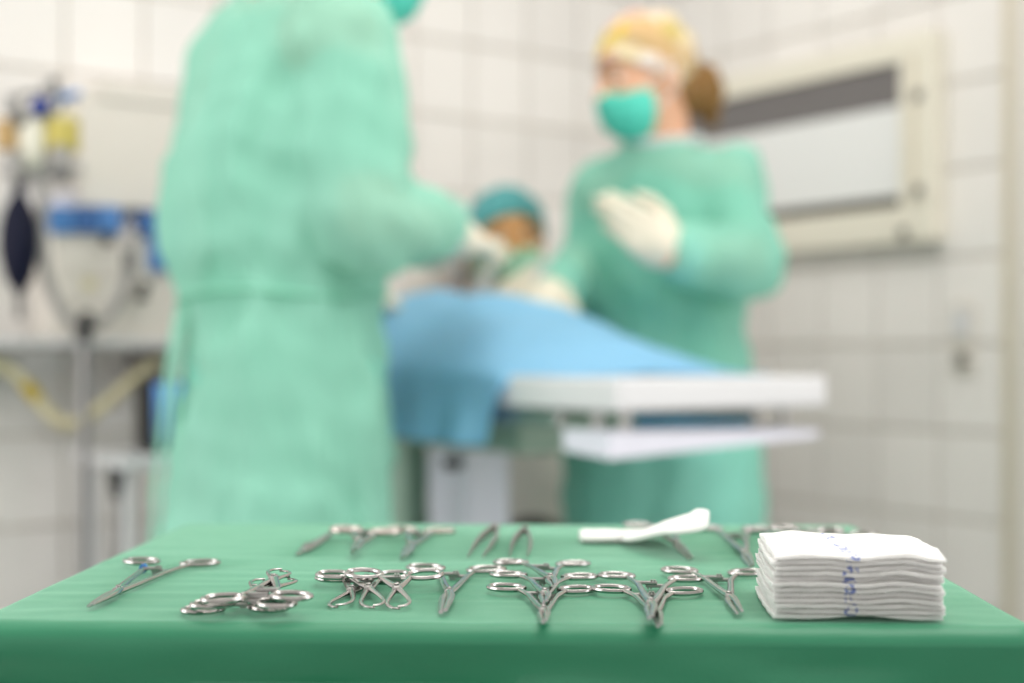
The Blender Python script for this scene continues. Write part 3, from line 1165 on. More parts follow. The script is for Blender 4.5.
for j in range(ny_):
    for i in range(nx_):
        a = j * (nx_ + 1) + i
        fs.append((a, a + 1, a + nx_ + 2, a + nx_ + 1))
dr = MB().add(vs, fs).build('surgical_drape', M['drape'])
dr.location = OC
dr.rotation_euler = (0, 0, math.radians(35))
md = dr.modifiers.new('thickness', 'SOLIDIFY')
md.thickness = 0.002
tag(dr, 'light blue surgical drape spread over the patient on the operating table', 'drape')

# ------------------------------------------------------------------ people


def rot_from(fwd, up):
    """columns x (right), y (forward), z (up)"""
    y = np.array(fwd, dtype=float)
    y /= np.linalg.norm(y)
    z = np.array(up, dtype=float)
    z -= y * (z @ y)
    z /= np.linalg.norm(z)
    x = np.cross(y, z)
    return np.stack([x, y, z], axis=1).astype(np.float32)


def hand_prims(S, fr, thumb, off, curl=0.5, fan=0.06):
    """palm, four unequal fingers bent towards -z, and a thumb at the side; y = finger direction, -z = palm"""
    S.ell((0, 0.045, 0), (0.040 + off, 0.054 + off, 0.016 + off), 0.015, fr)
    S.cap((-0.026, 0.03, 0), (-0.029, 0.078, 0), 0.012 + off, 0.011 + off, 0.012, fr)
    S.cap((0.026, 0.03, 0), (0.029, 0.078, 0), 0.012 + off, 0.011 + off, 0.012, fr)
    lens = [(0.040, 0.024, 0.020), (0.046, 0.028, 0.021), (0.043, 0.026, 0.021), (0.033, 0.020, 0.018)]
    for i in range(4):
        x = (-0.030 + 0.020 * i) * -thumb
        p = np.array([x, 0.083 - 0.003 * (i - 1.3) ** 2, 0.0])
        ang = 0.0
        rad = 0.0092 if i < 3 else 0.0080
        sx = fan * (i - 1.5) * -thumb * -1
        for k, L in enumerate(lens[i]):
            ang += curl * (0.7, 1.0, 0.8)[k] + 0.05 * i
            d = np.array([-sx * -1, math.cos(ang), -math.sin(ang)])
            d /= np.linalg.norm(d)
            q = p + d * L
            S.cap(p, q, rad + off, rad * 0.92 + off, 0.004, fr)
            p = q
            rad *= 0.92
    p0 = np.array([thumb * 0.026, 0.018, -0.004])
    p1 = p0 + np.array([thumb * 0.026, 0.030, -0.014])
    p2 = p1 + np.array([thumb * 0.006, 0.030, -0.012])
    p3 = p2 + np.array([-thumb * 0.006, 0.024, -0.008])
    S.cap(p0, p1, 0.015 + off, 0.0115 + off, 0.012, fr)
    S.cap(p1, p2, 0.0112 + off, 0.0100 + off, 0.004, fr)
    S.cap(p2, p3, 0.0100 + off, 0.0082 + off, 0.004, fr)


def head_prims(S, fr, off=0.0):
    """head about its centre, face towards +y"""
    S.ell((0, -0.012, 0.028), (0.075, 0.096, 0.088), 0.02, fr)
    S.ell((0, 0.022, -0.035), (0.060, 0.068, 0.078), 0.03, fr)
    S.ell((0, 0.052, -0.088), (0.030, 0.030, 0.022), 0.03, fr)
    S.ell((0.028, 0.055, -0.030), (0.026, 0.024, 0.026), 0.02, fr)
    S.ell((-0.028, 0.055, -0.030), (0.026, 0.024, 0.026), 0.02, fr)
    S.cap((-0.03, 0.078, 0.022), (0.03, 0.078, 0.022), 0.010, 0.010, 0.015, fr)
    for s in (-1, 1):
        S.ell((s * 0.031, 0.092, 0.002), (0.017, 0.013, 0.011), 0.012, fr, 's')
    S.cap((0, 0.086, 0.008), (0, 0.108, -0.030), 0.0075, 0.0115, 0.010, fr)
    for s in (-1, 1):
        S.ell((s * 0.012, 0.096, -0.033), (0.009, 0.010, 0.008), 0.006, fr)
    S.cap((-0.018, 0.083, -0.056), (0.018, 0.083, -0.056), 0.0075, 0.0075, 0.010, fr)
    S.cap((-0.015, 0.081, -0.068), (0.015, 0.081, -0.068), 0.0085, 0.0085, 0.010, fr)
    S.cap((-0.022, 0.096, -0.0618), (0.022, 0.096, -0.0618), 0.0022, 0.0022, 0.003, fr, 's')
    for s in (-1, 1):
        S.ell((s * 0.076, -0.012, -0.010), (0.010, 0.018, 0.031), 0.008, fr)
        S.ell((s * 0.085, -0.008, -0.008), (0.006, 0.009, 0.018), 0.006, fr, 's')


class Person:
    def __init__(p, label, base, facing, skin='skin'):
        f = Vector((facing[0], facing[1], 0)).normalized()
        p.rz = math.atan2(-f.x, f.y)
        p.root = thing('person', label, 'person', base, p.rz)
        p.base = Vector(base)
        p.R = Matrix.Rotation(-p.rz, 3, 'Z')
        p.skin = M[skin]

    def L(p, w):
        """world point -> the person's own frame"""
        return np.array(p.R @ (Vector(w) - p.base))

    def D(p, d):
        return np.array(p.R @ Vector(d))

    def head_frame(p, centre, fwd, up=(0, 0, 1)):
        return (rot_from(p.D(fwd), p.D(up)), np.array(p.L(centre), dtype=np.float32))


def frame_obj(name, mb, m, person, fr, parent=None):
    """a mesh given in a local frame (head, hand ...) baked into the person's frame"""
    R, t = fr
    mb.v = [tuple(R @ np.array(v) + t) for v in mb.v]
    return mb.build(name, m, parent or person.root)


def bounds(P, pad):
    P = np.array(P)
    return P.min(axis=0) - pad, P.max(axis=0) + pad


def build_person(p, J, torso, headfr, hands, gown=None, scale=1.0, voxel=0.0055, scrub_mat='scrubs', legs=True, sleeve=(0.078, 0.066, 0.050), gown_m='gown', arms_bare=False, hem=None, fold=None, seed=1, wr=0.004, sleeve_to=0.93, karm=0.045, shr=0.078, bs=1.0, trouser_mat='scrubs'):
    """J: joints in the person's frame; torso: ellipse stack of the body"""
    pts = [v for v in J.values()]
    ht = headfr[1]
    lo, hi = bounds(pts + [ht + 0.13, ht - 0.13] + [h['fr'][1] for h in hands], 0.24)
    lo[2] = max(lo[2], -0.02)
    S = SDF(lo, hi, voxel)
    S.stack(torso, 0.03)
    for s in ('l', 'r'):
        S.cap(J['sh' + s], J['el' + s], 0.056 * bs, 0.042 * bs, 0.04)
        S.cap(J['el' + s], J['wr' + s], 0.043, 0.026, 0.02)
        if legs:
            S.cap(J['hip' + s], J['kn' + s], 0.088, 0.056, 0.04)
            S.cap(J['kn' + s], J['an' + s], 0.056, 0.036, 0.02)
            S.cap(J['an' + s] + np.array([0, -0.03, -0.03]), J['an' + s] + np.array([0, 0.13, -0.045]), 0.036, 0.026, 0.02)
    S.cap(J['shl'], J['shr'], 0.058 * bs, 0.058 * bs, 0.05)
    hb = ht + headfr[0] @ np.array([0, -0.022, -0.06], dtype=np.float32)
    S.cap(J['neck'], hb, 0.062, 0.056, 0.03)
    head_prims(S, headfr)
    for h in hands:
        hand_prims(S, h['fr'], h['thumb'], -0.0022, h.get('curl', 0.5))
        S.cap(J['wr' + h['side']], h['fr'][1] + h['fr'][0] @ np.array([0, 0.03, 0], dtype=np.float32), 0.026, 0.024, 0.02)
    sdf_obj(S, 'body', p.skin, p.root, 1)
    # eyes and brows
    for s in (-1, 1):
        e = frame_obj('eye', MB().ball((s * 0.031, 0.0745, 0.002), 0.0112, 8), M['eye'], p, headfr)
        frame_obj('iris', MB().ball((s * 0.031, 0.0822, 0.001), (0.0056, 0.0042, 0.0056), 6), M['iris'], p, headfr, e)
        for dz_, hz_ in ((0.0105, 0.0062), (-0.0085, 0.0050)):
            frame_obj('eyelid', MB().ball((s * 0.031, 0.0775, 0.002 + dz_), (0.0150, 0.0095, hz_), 8), p.skin, p, headfr)
        frame_obj('eyebrow', MB().tube([(s * 0.016, 0.0885, 0.022), (s * 0.030, 0.0895, 0.026), (s * 0.046, 0.080, 0.022)], [0.003, 0.0032, 0.002], 6), M['brow'], p, headfr)
    # scrubs (under the gown): trousers and short-sleeved top
    if legs:
        S = SDF(lo, hi, 0.008)
        S.stack([t for t in torso[1:-1]], 0.03, inflate=0.010)
        for s in ('l', 'r'):
            S.cap(J['sh' + s], J['sh' + s] * 0.3 + J['el' + s] * 0.7, 0.064 * bs, 0.058 * bs, 0.03)
        S.wrinkle(0.003, 0.14, seed + 20)
        sdf_obj(S, 'scrub_top', M[scrub_mat], p.root, 1)
        S = SDF(lo, hi, 0.008)
        S.stack(torso[:2], 0.03, inflate=0.014)
        for s in ('l', 'r'):
            S.cap(J['hip' + s], J['kn' + s], 0.098, 0.074, 0.04)
            S.cap(J['kn' + s], J['an' + s] + np.array([0, 0, 0.02]), 0.074, 0.060, 0.02)
        S.wrinkle(0.003, 0.14, seed + 21)
        sdf_obj(S, 'trousers', M[trouser_mat], p.root, 1)
        for s in ('l', 'r'):
            a = J['an' + s]
            S = SDF(a + np.array([-0.09, -0.14, -0.10]), a + np.array([0.09, 0.26, 0.06]), 0.006)
            S.cap(a + np.array([0, -0.035, -0.032]), a + np.array([0, 0.15, -0.044]), 0.046, 0.038, 0.02)
            S.ell(a + np.array([0, 0.05, -0.064]), (0.046, 0.14, 0.014), 0.01)
            sdf_obj(S, 'shoe', M['shoe'], p.root, 1)
    # gown
    g = None
    if gown:
        S = SDF(lo - 0.12, hi + 0.12, 0.0075)
        S.stack(gown, 0.03, fold)
        S.cap(J['shl'], J['shr'], shr, shr, 0.06)
        nb = J['neck'] + np.array([0, -0.035, -0.045])
        for s in ('l', 'r'):
            S.cap(nb, J['sh' + s], 0.058, 0.062, 0.04)
        for s in ('l', 'r'):
            w = J['el' + s] + (J['wr' + s] - J['el' + s]) * sleeve_to
            d = J['el' + s] - J['sh' + s]
            S.cap(J['sh' + s], J['el' + s], sleeve[0], sleeve[1], karm)
            S.cap(J['el' + s] + np.array([0, 0, -0.012]), w, sleeve[1], sleeve[2], min(karm, 0.03))
        S.wrinkle(wr, 0.17, seed, 8, (1, 1, 0.35))
        S.wrinkle(wr * 0.5, 0.07, seed + 5, 8, (1, 1, 0.5))
        S.wrinkle(wr * 0.55, 0.34, seed + 9, 6, (1, 1, 0.4), True)
        hz = hem
        g = sdf_obj(S, 'gown', M[gown_m], p.root, 2, cut=(lambda c: c[:, 2] > hz + 0.012) if hz else None)
        for s in ('l', 'r'):
            w0 = J['el' + s] + (J['wr' + s] - J['el' + s]) * (sleeve_to - 0.02)
            w1 = J['el' + s] + (J['wr' + s] - J['el' + s]) * (sleeve_to + 0.13)
            MB().tube([w0, (w0 + w1) / 2, w1], [sleeve[2] * 0.98, 0.040, 0.036], 16).build('cuff', M['binding'], g)
    # gloves
    for h in hands:
        c = h['fr'][1] + h['fr'][0] @ np.array([0, 0.08, 0], dtype=np.float32)
        S = SDF(c - 0.19, c + 0.19, 0.0036)
        hand_prims(S, h['fr'], h['thumb'], 0.0012, h.get('curl', 0.5))
        wv = J['wr' + h['side']]
        S.cap(h['fr'][1] + h['fr'][0] @ np.array([0, 0.03, 0], dtype=np.float32), wv + (J['el' + h['side']] - wv) * 0.24, 0.034, 0.045, 0.02)
        sdf_obj(S, 'glove', M['glove'], p.root, 1)
    return g


def face_mask(p, fr, m):
    S = SDF(fr[1] - 0.14, fr[1] + 0.14, 0.0035)
    S.ell((0, 0.036, -0.056), (0.068, 0.074, 0.068), 0.0, fr, clip=[(0, 1, 0.0, 0.022), (0, -0.25, -1, 0.010)])
    S.ell((0, 0.088, -0.030), (0.024, 0.028, 0.022), 0.02, fr, clip=[(0, -0.25, -1, 0.000)])
    o = sdf_obj(S, 'face_mask', m, p.root, 2)
    for k in range(3):
        z = -0.038 - 0.020 * k
        pl = [(0.067 * math.sin(a), 0.036 + 0.075 * math.cos(a), z) for a in np.linspace(-1.1, 1.1, 15)]
        k0 = math.sqrt(max(0.05, 1 - ((z + 0.056) / 0.068) ** 2))
        pl = [(x * k0 * 1.02, 0.036 + (y - 0.036) * k0 * 1.0, z) for x, y, z in pl]
        frame_obj('pleat', MB().tube(pl, 0.0022, 6), m, p, fr, o)
    for s in (-1, 1):
        frame_obj('strap', MB().tube(catmull([(s * 0.060, 0.040, -0.025), (s * 0.078, 0.010, -0.005), (s * 0.086, -0.012, 0.012), (s * 0.080, -0.034, 0.004), (s * 0.078, -0.020, -0.034), (s * 0.062, 0.030, -0.072)], 5), 0.0022, 6), M['strap'], p, fr, o)
    return o


def bouffant(p, fr, m, r=(0.094, 0.112, 0.100), c=(0, -0.020, 0.040), clip=(0, -0.42, 1, 0.026), name='cap', wr=0.003, seed=3):
    S = SDF(fr[1] - 0.19, fr[1] + 0.19, 0.005)
    S.ell(c, r, 0.0, fr, clip=[clip])
    S.wrinkle(wr, 0.05, seed, 8, (1, 1, 1))
    o = sdf_obj(S, name, m, p.root, 1)
    nx, ny, nz, off = clip
    ring = []
    for a in np.linspace(0, 2 * math.pi, 40, endpoint=False):
        x, y = math.cos(a), math.sin(a)
        # point on the ellipsoid along the clip plane
        lo_, hi_ = 0.3, 1.6
        for _ in range(24):
            t = (lo_ + hi_) / 2
            px, py = c[0] + r[0] * t * x, c[1] + r[1] * t * y
            pz = (off - nx * px - ny * py) / nz
            v = ((px - c[0]) / r[0]) ** 2 + ((py - c[1]) / r[1]) ** 2 + ((pz - c[2]) / r[2]) ** 2
            if v > 1:
                hi_ = t
            else:
                lo_ = t
        ring.append((px, py, pz))
    frame_obj('cap_band', MB().tube(ring, 0.0045, 8, closed=True), m, p, fr, o)
    return o


def hand_frame(p, wrist, to, palm):
    """hand at world wrist, fingers towards world point 'to', palm facing world direction 'palm'"""
    d = (Vector(to) - Vector(wrist)).normalized()
    R = rot_from(p.D(d), p.D(-Vector(palm)))
    return (R, np.array(p.L(wrist), dtype=np.float32))


def std_torso(s=1.0, b=1.0, lean=0.0):
    return [(0.86 * s, 0, 0, 0.150 * b, 0.105 * b), (0.94 * s, 0, -0.01, 0.172 * b, 0.118 * b), (1.10 * s, 0, 0.005 + lean * 0.3, 0.145 * b, 0.100 * b), (1.28 * s, 0, 0.015 + lean * 0.7, 0.168 * b, 0.115 * b), (1.40 * s, 0, 0.0 + lean, 0.160 * b, 0.095 * b), (1.47 * s, 0, -0.012 + lean, 0.085 * b, 0.065 * b), (1.50 * s, 0, -0.012 + lean, 0.062, 0.060)]


# --- surgeon at the left, seen from behind his right side
P1 = Person('person in mint green gown standing at left with back turned, head out of frame', (-0.365, 2.25, 0), (0.82, 0.57))
s1 = 1.045
J = {}
for sd, sx in (('l', -1), ('r', 1)):
    J['hip' + sd] = np.array([sx * 0.09, 0, 0.92 * s1])
    J['kn' + sd] = np.array([sx * 0.10, 0.025, 0.49 * s1])
    J['an' + sd] = np.array([sx * 0.11, -0.01, 0.085])
J['neck'] = np.array([0, 0.01, 1.49 * s1])
J['shr'] = P1.L((-0.262, 2.10, 1.475))
J['shl'] = P1.L((-0.468, 2.40, 1.475))
J['elr'] = P1.L(at(370, 212, 2.06))
J['wrr'] = P1.L(at(446, 234, 2.30))
J['ell'] = P1.L((-0.42, 2.52, 1.21))
J['wrl'] = P1.L((-0.31, 2.72, 1.13))
h1 = P1.head_frame((-0.236, 2.350, 1.688), (0.85, 0.50, -0.34), (0.3, 0.2, 1))
wr_ = at(446, 234, 2.30)
hands = [dict(side='r', fr=hand_frame(P1, wr_, wr_ + Vector((0.10, 0.13, -0.005)), (-0.3, 0.3, -0.8)), thumb=-1, curl=0.55),
         dict(side='l', fr=hand_frame(P1, (-0.31, 2.72, 1.13), (-0.24, 2.84, 1.115), (0, 0, -1)), thumb=1, curl=0.55)]


def fold1(th, z):
    lowk = np.clip((1.15 - z) / 0.6, 0, 1)
    return (0.042 * np.sin(th * 7 + 0.8 * np.sin(z * 6)) + 0.028 * np.sin(th * 13 + 1.2 + z * 3)) * (0.35 + 0.9 * lowk) + 0.018 * np.exp(-((z - 1.19) / 0.05) ** 2) * np.sin(th * 11)


gown = [(0.40, 0, -0.020, 0.228, 0.176), (0.70, 0, -0.016, 0.218, 0.168), (0.95, 0, -0.004, 0.206, 0.155), (1.09, 0, -0.005, 0.188, 0.142), (1.17, 0, -0.02, 0.212, 0.165), (1.34, 0, -0.01, 0.222, 0.168), (1.46, 0, 0.0, 0.200, 0.135), (1.56, 0, 0.015, 0.120, 0.098), (1.64, 0, 0.03, 0.084, 0.086)]
g1 = build_person(P1, J, std_torso(s1, 1.06), h1, hands, gown, seed=11, fold=fold1, hem=0.40, sleeve=(0.084, 0.074, 0.062), wr=0.009, karm=0.012, sleeve_to=0.84)
tie = [(0.197 * math.sin(a), -0.005 + 0.150 * math.cos(a), 1.095 + 0.006 * math.sin(3 * a)) for a in np.linspace(0, 2 * math.pi, 48, endpoint=False)]
MB().tube(tie, 0.011, 8, flat=0.45, closed=True).build('waist_tie', M['gown'], g1)
for k, (dx, ln) in enumerate(((-0.03, 0.42), (0.0, 0.50))):
    MB().tube(catmull([(-0.08 + dx, -0.132, 1.095), (-0.09 + dx, -0.146, 1.0), (-0.08 + dx * 2, -0.156, 0.85), (-0.09 + dx * 2, -0.166, 1.095 - ln)], 6), 0.012, 6, flat=0.25, up=(0, 1, 0.2)).build('tie_end', M['gown'], g1)
face_mask(P1, h1, M['mask_teal'])
bouffant(P1, h1, M['cap_surgeon'], r=(0.088, 0.108, 0.096))

# --- nurse at the right behind the table
P2 = Person('person in green gown, flowered cap and teal mask standing behind the operating table', (0.300, 2.82, 0), (-0.45, -0.89))
s2 = 0.955
J = {}
for sd, sx in (('l', -1), ('r', 1)):
    J['hip' + sd] = np.array([sx * 0.085, 0, 0.92 * s2])
    J['kn' + sd] = np.array([sx * 0.095, 0.025, 0.49 * s2])
    J['an' + sd] = np.array([sx * 0.10, -0.01, 0.085])
J['neck'] = np.array([0, 0.0, 1.47 * s2])
J['shr'] = P2.L((0.192, 2.876, 1.325))
J['shl'] = P2.L((0.422, 2.762, 1.345))
J['ell'] = P2.L(at(746, 258, 2.66))
J['wrl'] = P2.L(at(672, 254, 2.50))
J['elr'] = P2.L(at(588, 262, 2.88))
J['wrr'] = P2.L(at(556, 292, 2.70))
h2 = P2.head_frame((0.262, 2.78, 1.556), (-0.90, -0.42, -0.20), (0.08, 0.02, 1))
wl_, wr_ = at(672, 254, 2.50), at(556, 292, 2.70)
hands = [dict(side='l', fr=hand_frame(P2, wl_, at(605, 205, 2.45), (-0.3, 0.9, 0.2)), thumb=1, curl=0.38),
         dict(side='r', fr=hand_frame(P2, wr_, wr_ + Vector((-0.06, -0.13, -0.045)), (0, 0.2, -1)), thumb=-1, curl=0.35)]


def fold2(th, z):
    lowk = np.clip((1.1 - z) / 0.6, 0, 1)
    return (0.035 * np.sin(th * 6 + 0.6 * np.sin(z * 5)) + 0.02 * np.sin(th * 11 + 2.2 + z * 2)) * (0.35 + 0.9 * lowk)


gown = [(0.40, 0, 0.0, 0.203, 0.158), (0.70, 0, 0.0, 0.195, 0.152), (0.92, 0, 0.0, 0.186, 0.145), (1.05, 0, 0.0, 0.165, 0.130), (1.20, 0, 0.01, 0.170, 0.138), (1.28, 0, 0.005, 0.156, 0.122), (1.36, 0, -0.005, 0.130, 0.100), (1.40, 0, -0.008, 0.095, 0.084), (1.425, 0, -0.006, 0.076, 0.074)]
g2 = build_person(P2, J, std_torso(s2 * 0.985, 0.86), h2, hands, gown, seed=31, fold=fold2, gown_m='gown2', hem=0.40, sleeve=(0.070, 0.070, 0.054), wr=0.0065, sleeve_to=0.90, karm=0.02, shr=0.070, bs=0.78, scrub_mat='scrubs_green', trouser_mat='trousers_pale')
col_ = [(0.075 * math.sin(a), -0.004 + 0.075 * math.cos(a), 1.434 - 0.012 * math.cos(a)) for a in np.linspace(0, 2 * math.pi, 40, endpoint=False)]
MB().tube(col_, 0.011, 8, closed=True).build('neck_binding', M['binding'], g2)
face_mask(P2, h2, M['mask_teal'])
bouffant(P2, h2, M['cap_pattern'], r=(0.086, 0.102, 0.094), c=(0, -0.012, 0.034), clip=(0, -0.50, 1, 0.000), seed=8, wr=0.004)
S = SDF(h2[1] - 0.24, h2[1] + 0.24, 0.005)
S.ell((0, -0.070, -0.040), (0.066, 0.045, 0.050), 0.0, h2)
S.ell((0, -0.125, -0.040), (0.045, 0.046, 0.054), 0.02, h2)
S.cap((0, -0.13, -0.03), (0.01, -0.150, -0.10), 0.036, 0.018, 0.02, h2)
S.wrinkle(0.004, 0.03, 5, 8, (1, 1, 0.4))
sdf_obj(S, 'hair', M['hair'], P2.root, 1)

# --- seated third person at the head end
P3 = Person('person in white gown, teal cap and mint mask seated behind the patient', (0.01, 3.36, 0), (-0.35, -0.94), 'skin_tan')
J = {}
for sd, sx in (('l', -1), ('r', 1)):
    J['hip' + sd] = np.array([sx * 0.09, -0.02, 0.56])
    J['kn' + sd] = np.array([sx * 0.12, 0.36, 0.55])
    J['an' + sd] = np.array([sx * 0.12, 0.33, 0.085])
J['neck'] = np.array([0, 0.06, 1.16])
J['shr'] = np.array([0.165, 0.05, 1.085])
J['shl'] = np.array([-0.165, 0.05, 1.085])
J['elr'] = P3.L(at(438, 283, 3.28))
J['wrr'] = P3.L(at(462, 252, 3.08))
J['ell'] = P3.L(at(578, 292, 3.26))
J['wrl'] = P3.L(at(535, 286, 3.08))
h3 = P3.head_frame((-0.008, 3.21, 1.270), (0.16, -0.95, -0.04), (-0.10, 0.0, 1))
w3r, w3l = at(462, 252, 3.08), at(535, 286, 3.08)
hands = [dict(side='r', fr=hand_frame(P3, w3r, at(490, 236, 2.98), (0.2, -0.3, -0.9)), thumb=-1, curl=0.6),
         dict(side='l', fr=hand_frame(P3, w3l, at(500, 290, 2.98), (0, 0.3, -1)), thumb=1, curl=0.5)]
torso3 = [(0.50, 0, -0.02, 0.16, 0.12), (0.60, 0, -0.02, 0.172, 0.118), (0.78, 0, -0.01, 0.150, 0.105), (0.96, 0, 0.03, 0.168, 0.115), (1.07, 0, 0.045, 0.160, 0.095), (1.13, 0, 0.05, 0.085, 0.065), (1.17, 0, 0.055, 0.062, 0.060)]
gown = [(0.44, 0, 0.05, 0.25, 0.25), (0.60, 0, 0.03, 0.22, 0.19), (0.78, 0, 0.0, 0.185, 0.145), (0.96, 0, 0.03, 0.195, 0.145), (1.07, 0, 0.045, 0.180, 0.12), (1.14, 0, 0.05, 0.09, 0.08)]
g3 = build_person(P3, J, torso3, h3, hands, gown, seed=51, fold=fold2, gown_m='coat', scrub_mat='scrubs_dark', trouser_mat='scrubs_dark', bs=0.9, hem=0.44, sleeve=(0.075, 0.066, 0.050), wr=0.004)
face_mask(P3, h3, M['mask_mint'])
bouffant(P3, h3, M['cap_teal'], r=(0.090, 0.108, 0.094), c=(0, -0.018, 0.030), clip=(0, -0.75, 1, -0.006), seed=13)
st = thing('stool', 'round black stool under the seated person in white', 'stool', P3.base, 0)
MB().lathe([(0.02, 0.40), (0.17, 0.405), (0.18, 0.42), (0.18, 0.455), (0.16, 0.468), (0.01, 0.47)], n=32).build('seat', M['black'], st)
MB().tube([(0, 0, 0.10), (0, 0, 0.41)], 0.025, 14).build('post', M['steel_satin'], st)
for k in range(5):
    a = 2 * math.pi * k / 5
    lg = MB().tube([(0, 0, 0.11), (0.24 * math.cos(a), 0.24 * math.sin(a), 0.07)], [0.02, 0.014], 8).build('leg', M['steel_satin'], st)
    MB().ball((0.24 * math.cos(a), 0.24 * math.sin(a), 0.03), (0.028, 0.028, 0.03), 8).build('caster', M['black'], lg)

# --- patient under the drape (small figure, head towards the far end)
P4 = Person('person lying under the blue drape as the patient, only brown forehead showing', OP(0.245, 0.0, 0), OAX, 'skin_brown')
S = SDF((-0.25, 0.02, 0.94), (0.25, 1.34, 1.16), 0.006)
zc = 1.02


def lie(x, y, z):
    return np.array([x, y, z])


S.ell((0, 0.63, 1.026), (0.115, 0.17, 0.054), 0.03)
S.ell((0, 0.47, 1.015), (0.105, 0.10, 0.044), 0.03)
for sx in (-1, 1):
    S.cap(lie(sx * 0.055, 0.44, 1.008), lie(sx * 0.062, 0.36, 0.996), 0.034, 0.022, 0.02)
    S.cap(lie(sx * 0.062, 0.36, 0.996), lie(sx * 0.055, 0.30, 0.988), 0.020, 0.014, 0.02)
    S.cap(lie(sx * 0.055, 0.30, 0.988), lie(sx * 0.065, 0.285, 0.996), 0.014, 0.010, 0.01)
    S.cap(lie(sx * 0.115, 0.74, 1.016), lie(sx * 0.140, 0.60, 1.000), 0.030, 0.024, 0.02)
    S.cap(lie(sx * 0.140, 0.60, 1.000), lie(sx * 0.130, 0.47, 0.992), 0.023, 0.016, 0.02)
    hf = (rot_from((-0.1 * sx, -1, 0), (0, 0, 1)), np.array([sx * 0.130, 0.465, 0.992], dtype=np.float32))
    hand_prims(S, hf, sx, -0.005, 0.1)
S.cap(lie(0, 0.76, 1.02), lie(0.075, 0.90, 1.025), 0.045, 0.042, 0.03)
h4 = (rot_from((0.0, 0.0, 1.0), (0, 1, 0.0)), np.array([0.02, 1.15, 1.065], dtype=np.float32))
h4 = (h4[0] * np.float32(0.88), h4[1])
R4 = rot_from((0.0, 0.0, 1.0), (0, 1, 0.0))
head_prims(S, (R4, np.array([0.09, 0.985, 1.046], dtype=np.float32)))
sdf_obj(S, 'body', P4.skin, P4.root, 1)
hf4 = (R4, np.array([0.09, 0.985, 1.046], dtype=np.float32))
for s in (-1, 1):
    e = frame_obj('eyelid', MB().ball((s * 0.031, 0.0785, 0.002), (0.012, 0.0115, 0.009), 8), P4.skin, P4, hf4)
    frame_obj('eyebrow', MB().tube([(s * 0.016, 0.0885, 0.022), (s * 0.030, 0.0895, 0.026), (s * 0.046, 0.080, 0.022)], [0.003, 0.0032, 0.002], 6), M['brow'], P4, hf4)
S = SDF(hf4[1] - 0.15, hf4[1] + 0.15, 0.005)
S.ell((0, -0.022, 0.030), (0.084, 0.100, 0.094), 0.0, hf4, clip=[(0, -0.5, 1, 0.0)])
S.wrinkle(0.004, 0.03, 6, 8)
sdf_obj(S, 'hair', M['hair'], P4.root, 1)

# breathing mask and its tube, held over the patient's face
pm = thing('breathing_tube', 'grey arched breathing tube with a mask over the patient', 'breathing tube', (0, 0, 0))
tp = catmull([at(456, 292, 2.86), at(456, 268, 2.88), at(464, 248, 2.91), at(478, 246, 2.94), at(490, 258, 2.95), at(492, 276, 2.95), at(484, 290, 2.92)], 10)
MB().tube(tp, [0.0085 + (0.0014 if i % 2 else 0) for i in range(len(tp))], 12).build('corrugated_tube', M['hose_mid'], pm)
mp_ = at(482, 292, 2.92)
MB().lathe([(0.012, 0.03), (0.018, 0.02), (0.036, -0.005), (0.040, -0.02), (0.034, -0.024)], c=mp_).build('mask_cup', M['hose_grey'], pm)

# ------------------------------------------------------------------ equipment along the left wall
# frame of the left wall: x along it (towards the corner), -y out into the room


def wl(px, py, dist):
    q = (px - 512) / F
    nx, ny = math.sin(ANG), -math.cos(ANG)
    # (q Z - Kx) nx + (Z - Ky) ny = dist
    Z = (dist + K.x * nx + K.y * ny) / (q * nx + ny)
    w_ = at(px, py, Z)
    d = w_ - K
    return Vector((d.dot(UL), -dist, w_.z))


def wthing(name, label, cat, px, py, dist, group=None):
    o = thing(name, label, cat, (0, 0, 0), RZL, group)
    l = wl(px, py, dist)
    o.location = K + UL * l.x + Vector((math.sin(ANG), -math.cos(ANG), 0)) * dist + Vector((0, 0, l.z))
    o['_org'] = 0
    del o['_org']
    return o, l


def wbox(root, org, name, x0, y0, x1, y1, dist, depth, m, bev=0.004, parent=None):
    a, b = wl(x0, y1, dist), wl(x1, y0, dist)
    c = (a + b) / 2 - org
    c.y += depth / 2
    return MB().box(c, (abs(b.x - a.x), depth, abs(b.z - a.z)), bev).build(name, m, parent or root, False)


# shelf with brackets
sh, so = wthing('wall_shelf', 'long pale shelf along the left wall under the anaesthesia equipment', 'shelf', 100, 346, 0.26)
x0, x1 = wl(-90, 346, 0.26).x - so.x, wl(225, 346, 0.26).x - so.x
MB().box(((x0 + x1) / 2, 0.125, 0.008), (x1 - x0, 0.25, 0.016), 0.003).build('board', M['white_paint'], sh, False)
MB().box(((x0 + x1) / 2, 0.0, -0.004), (x1 - x0, 0.014, 0.012), 0.003).build('edge_rail', M['hose_grey'], sh, False)
for xx in (x0 + 0.12, x1 - 0.12):
    MB().box((xx, 0.13, -0.05), (0.02, 0.24, 0.085), 0.003).build('bracket', M['pole'], sh, False)

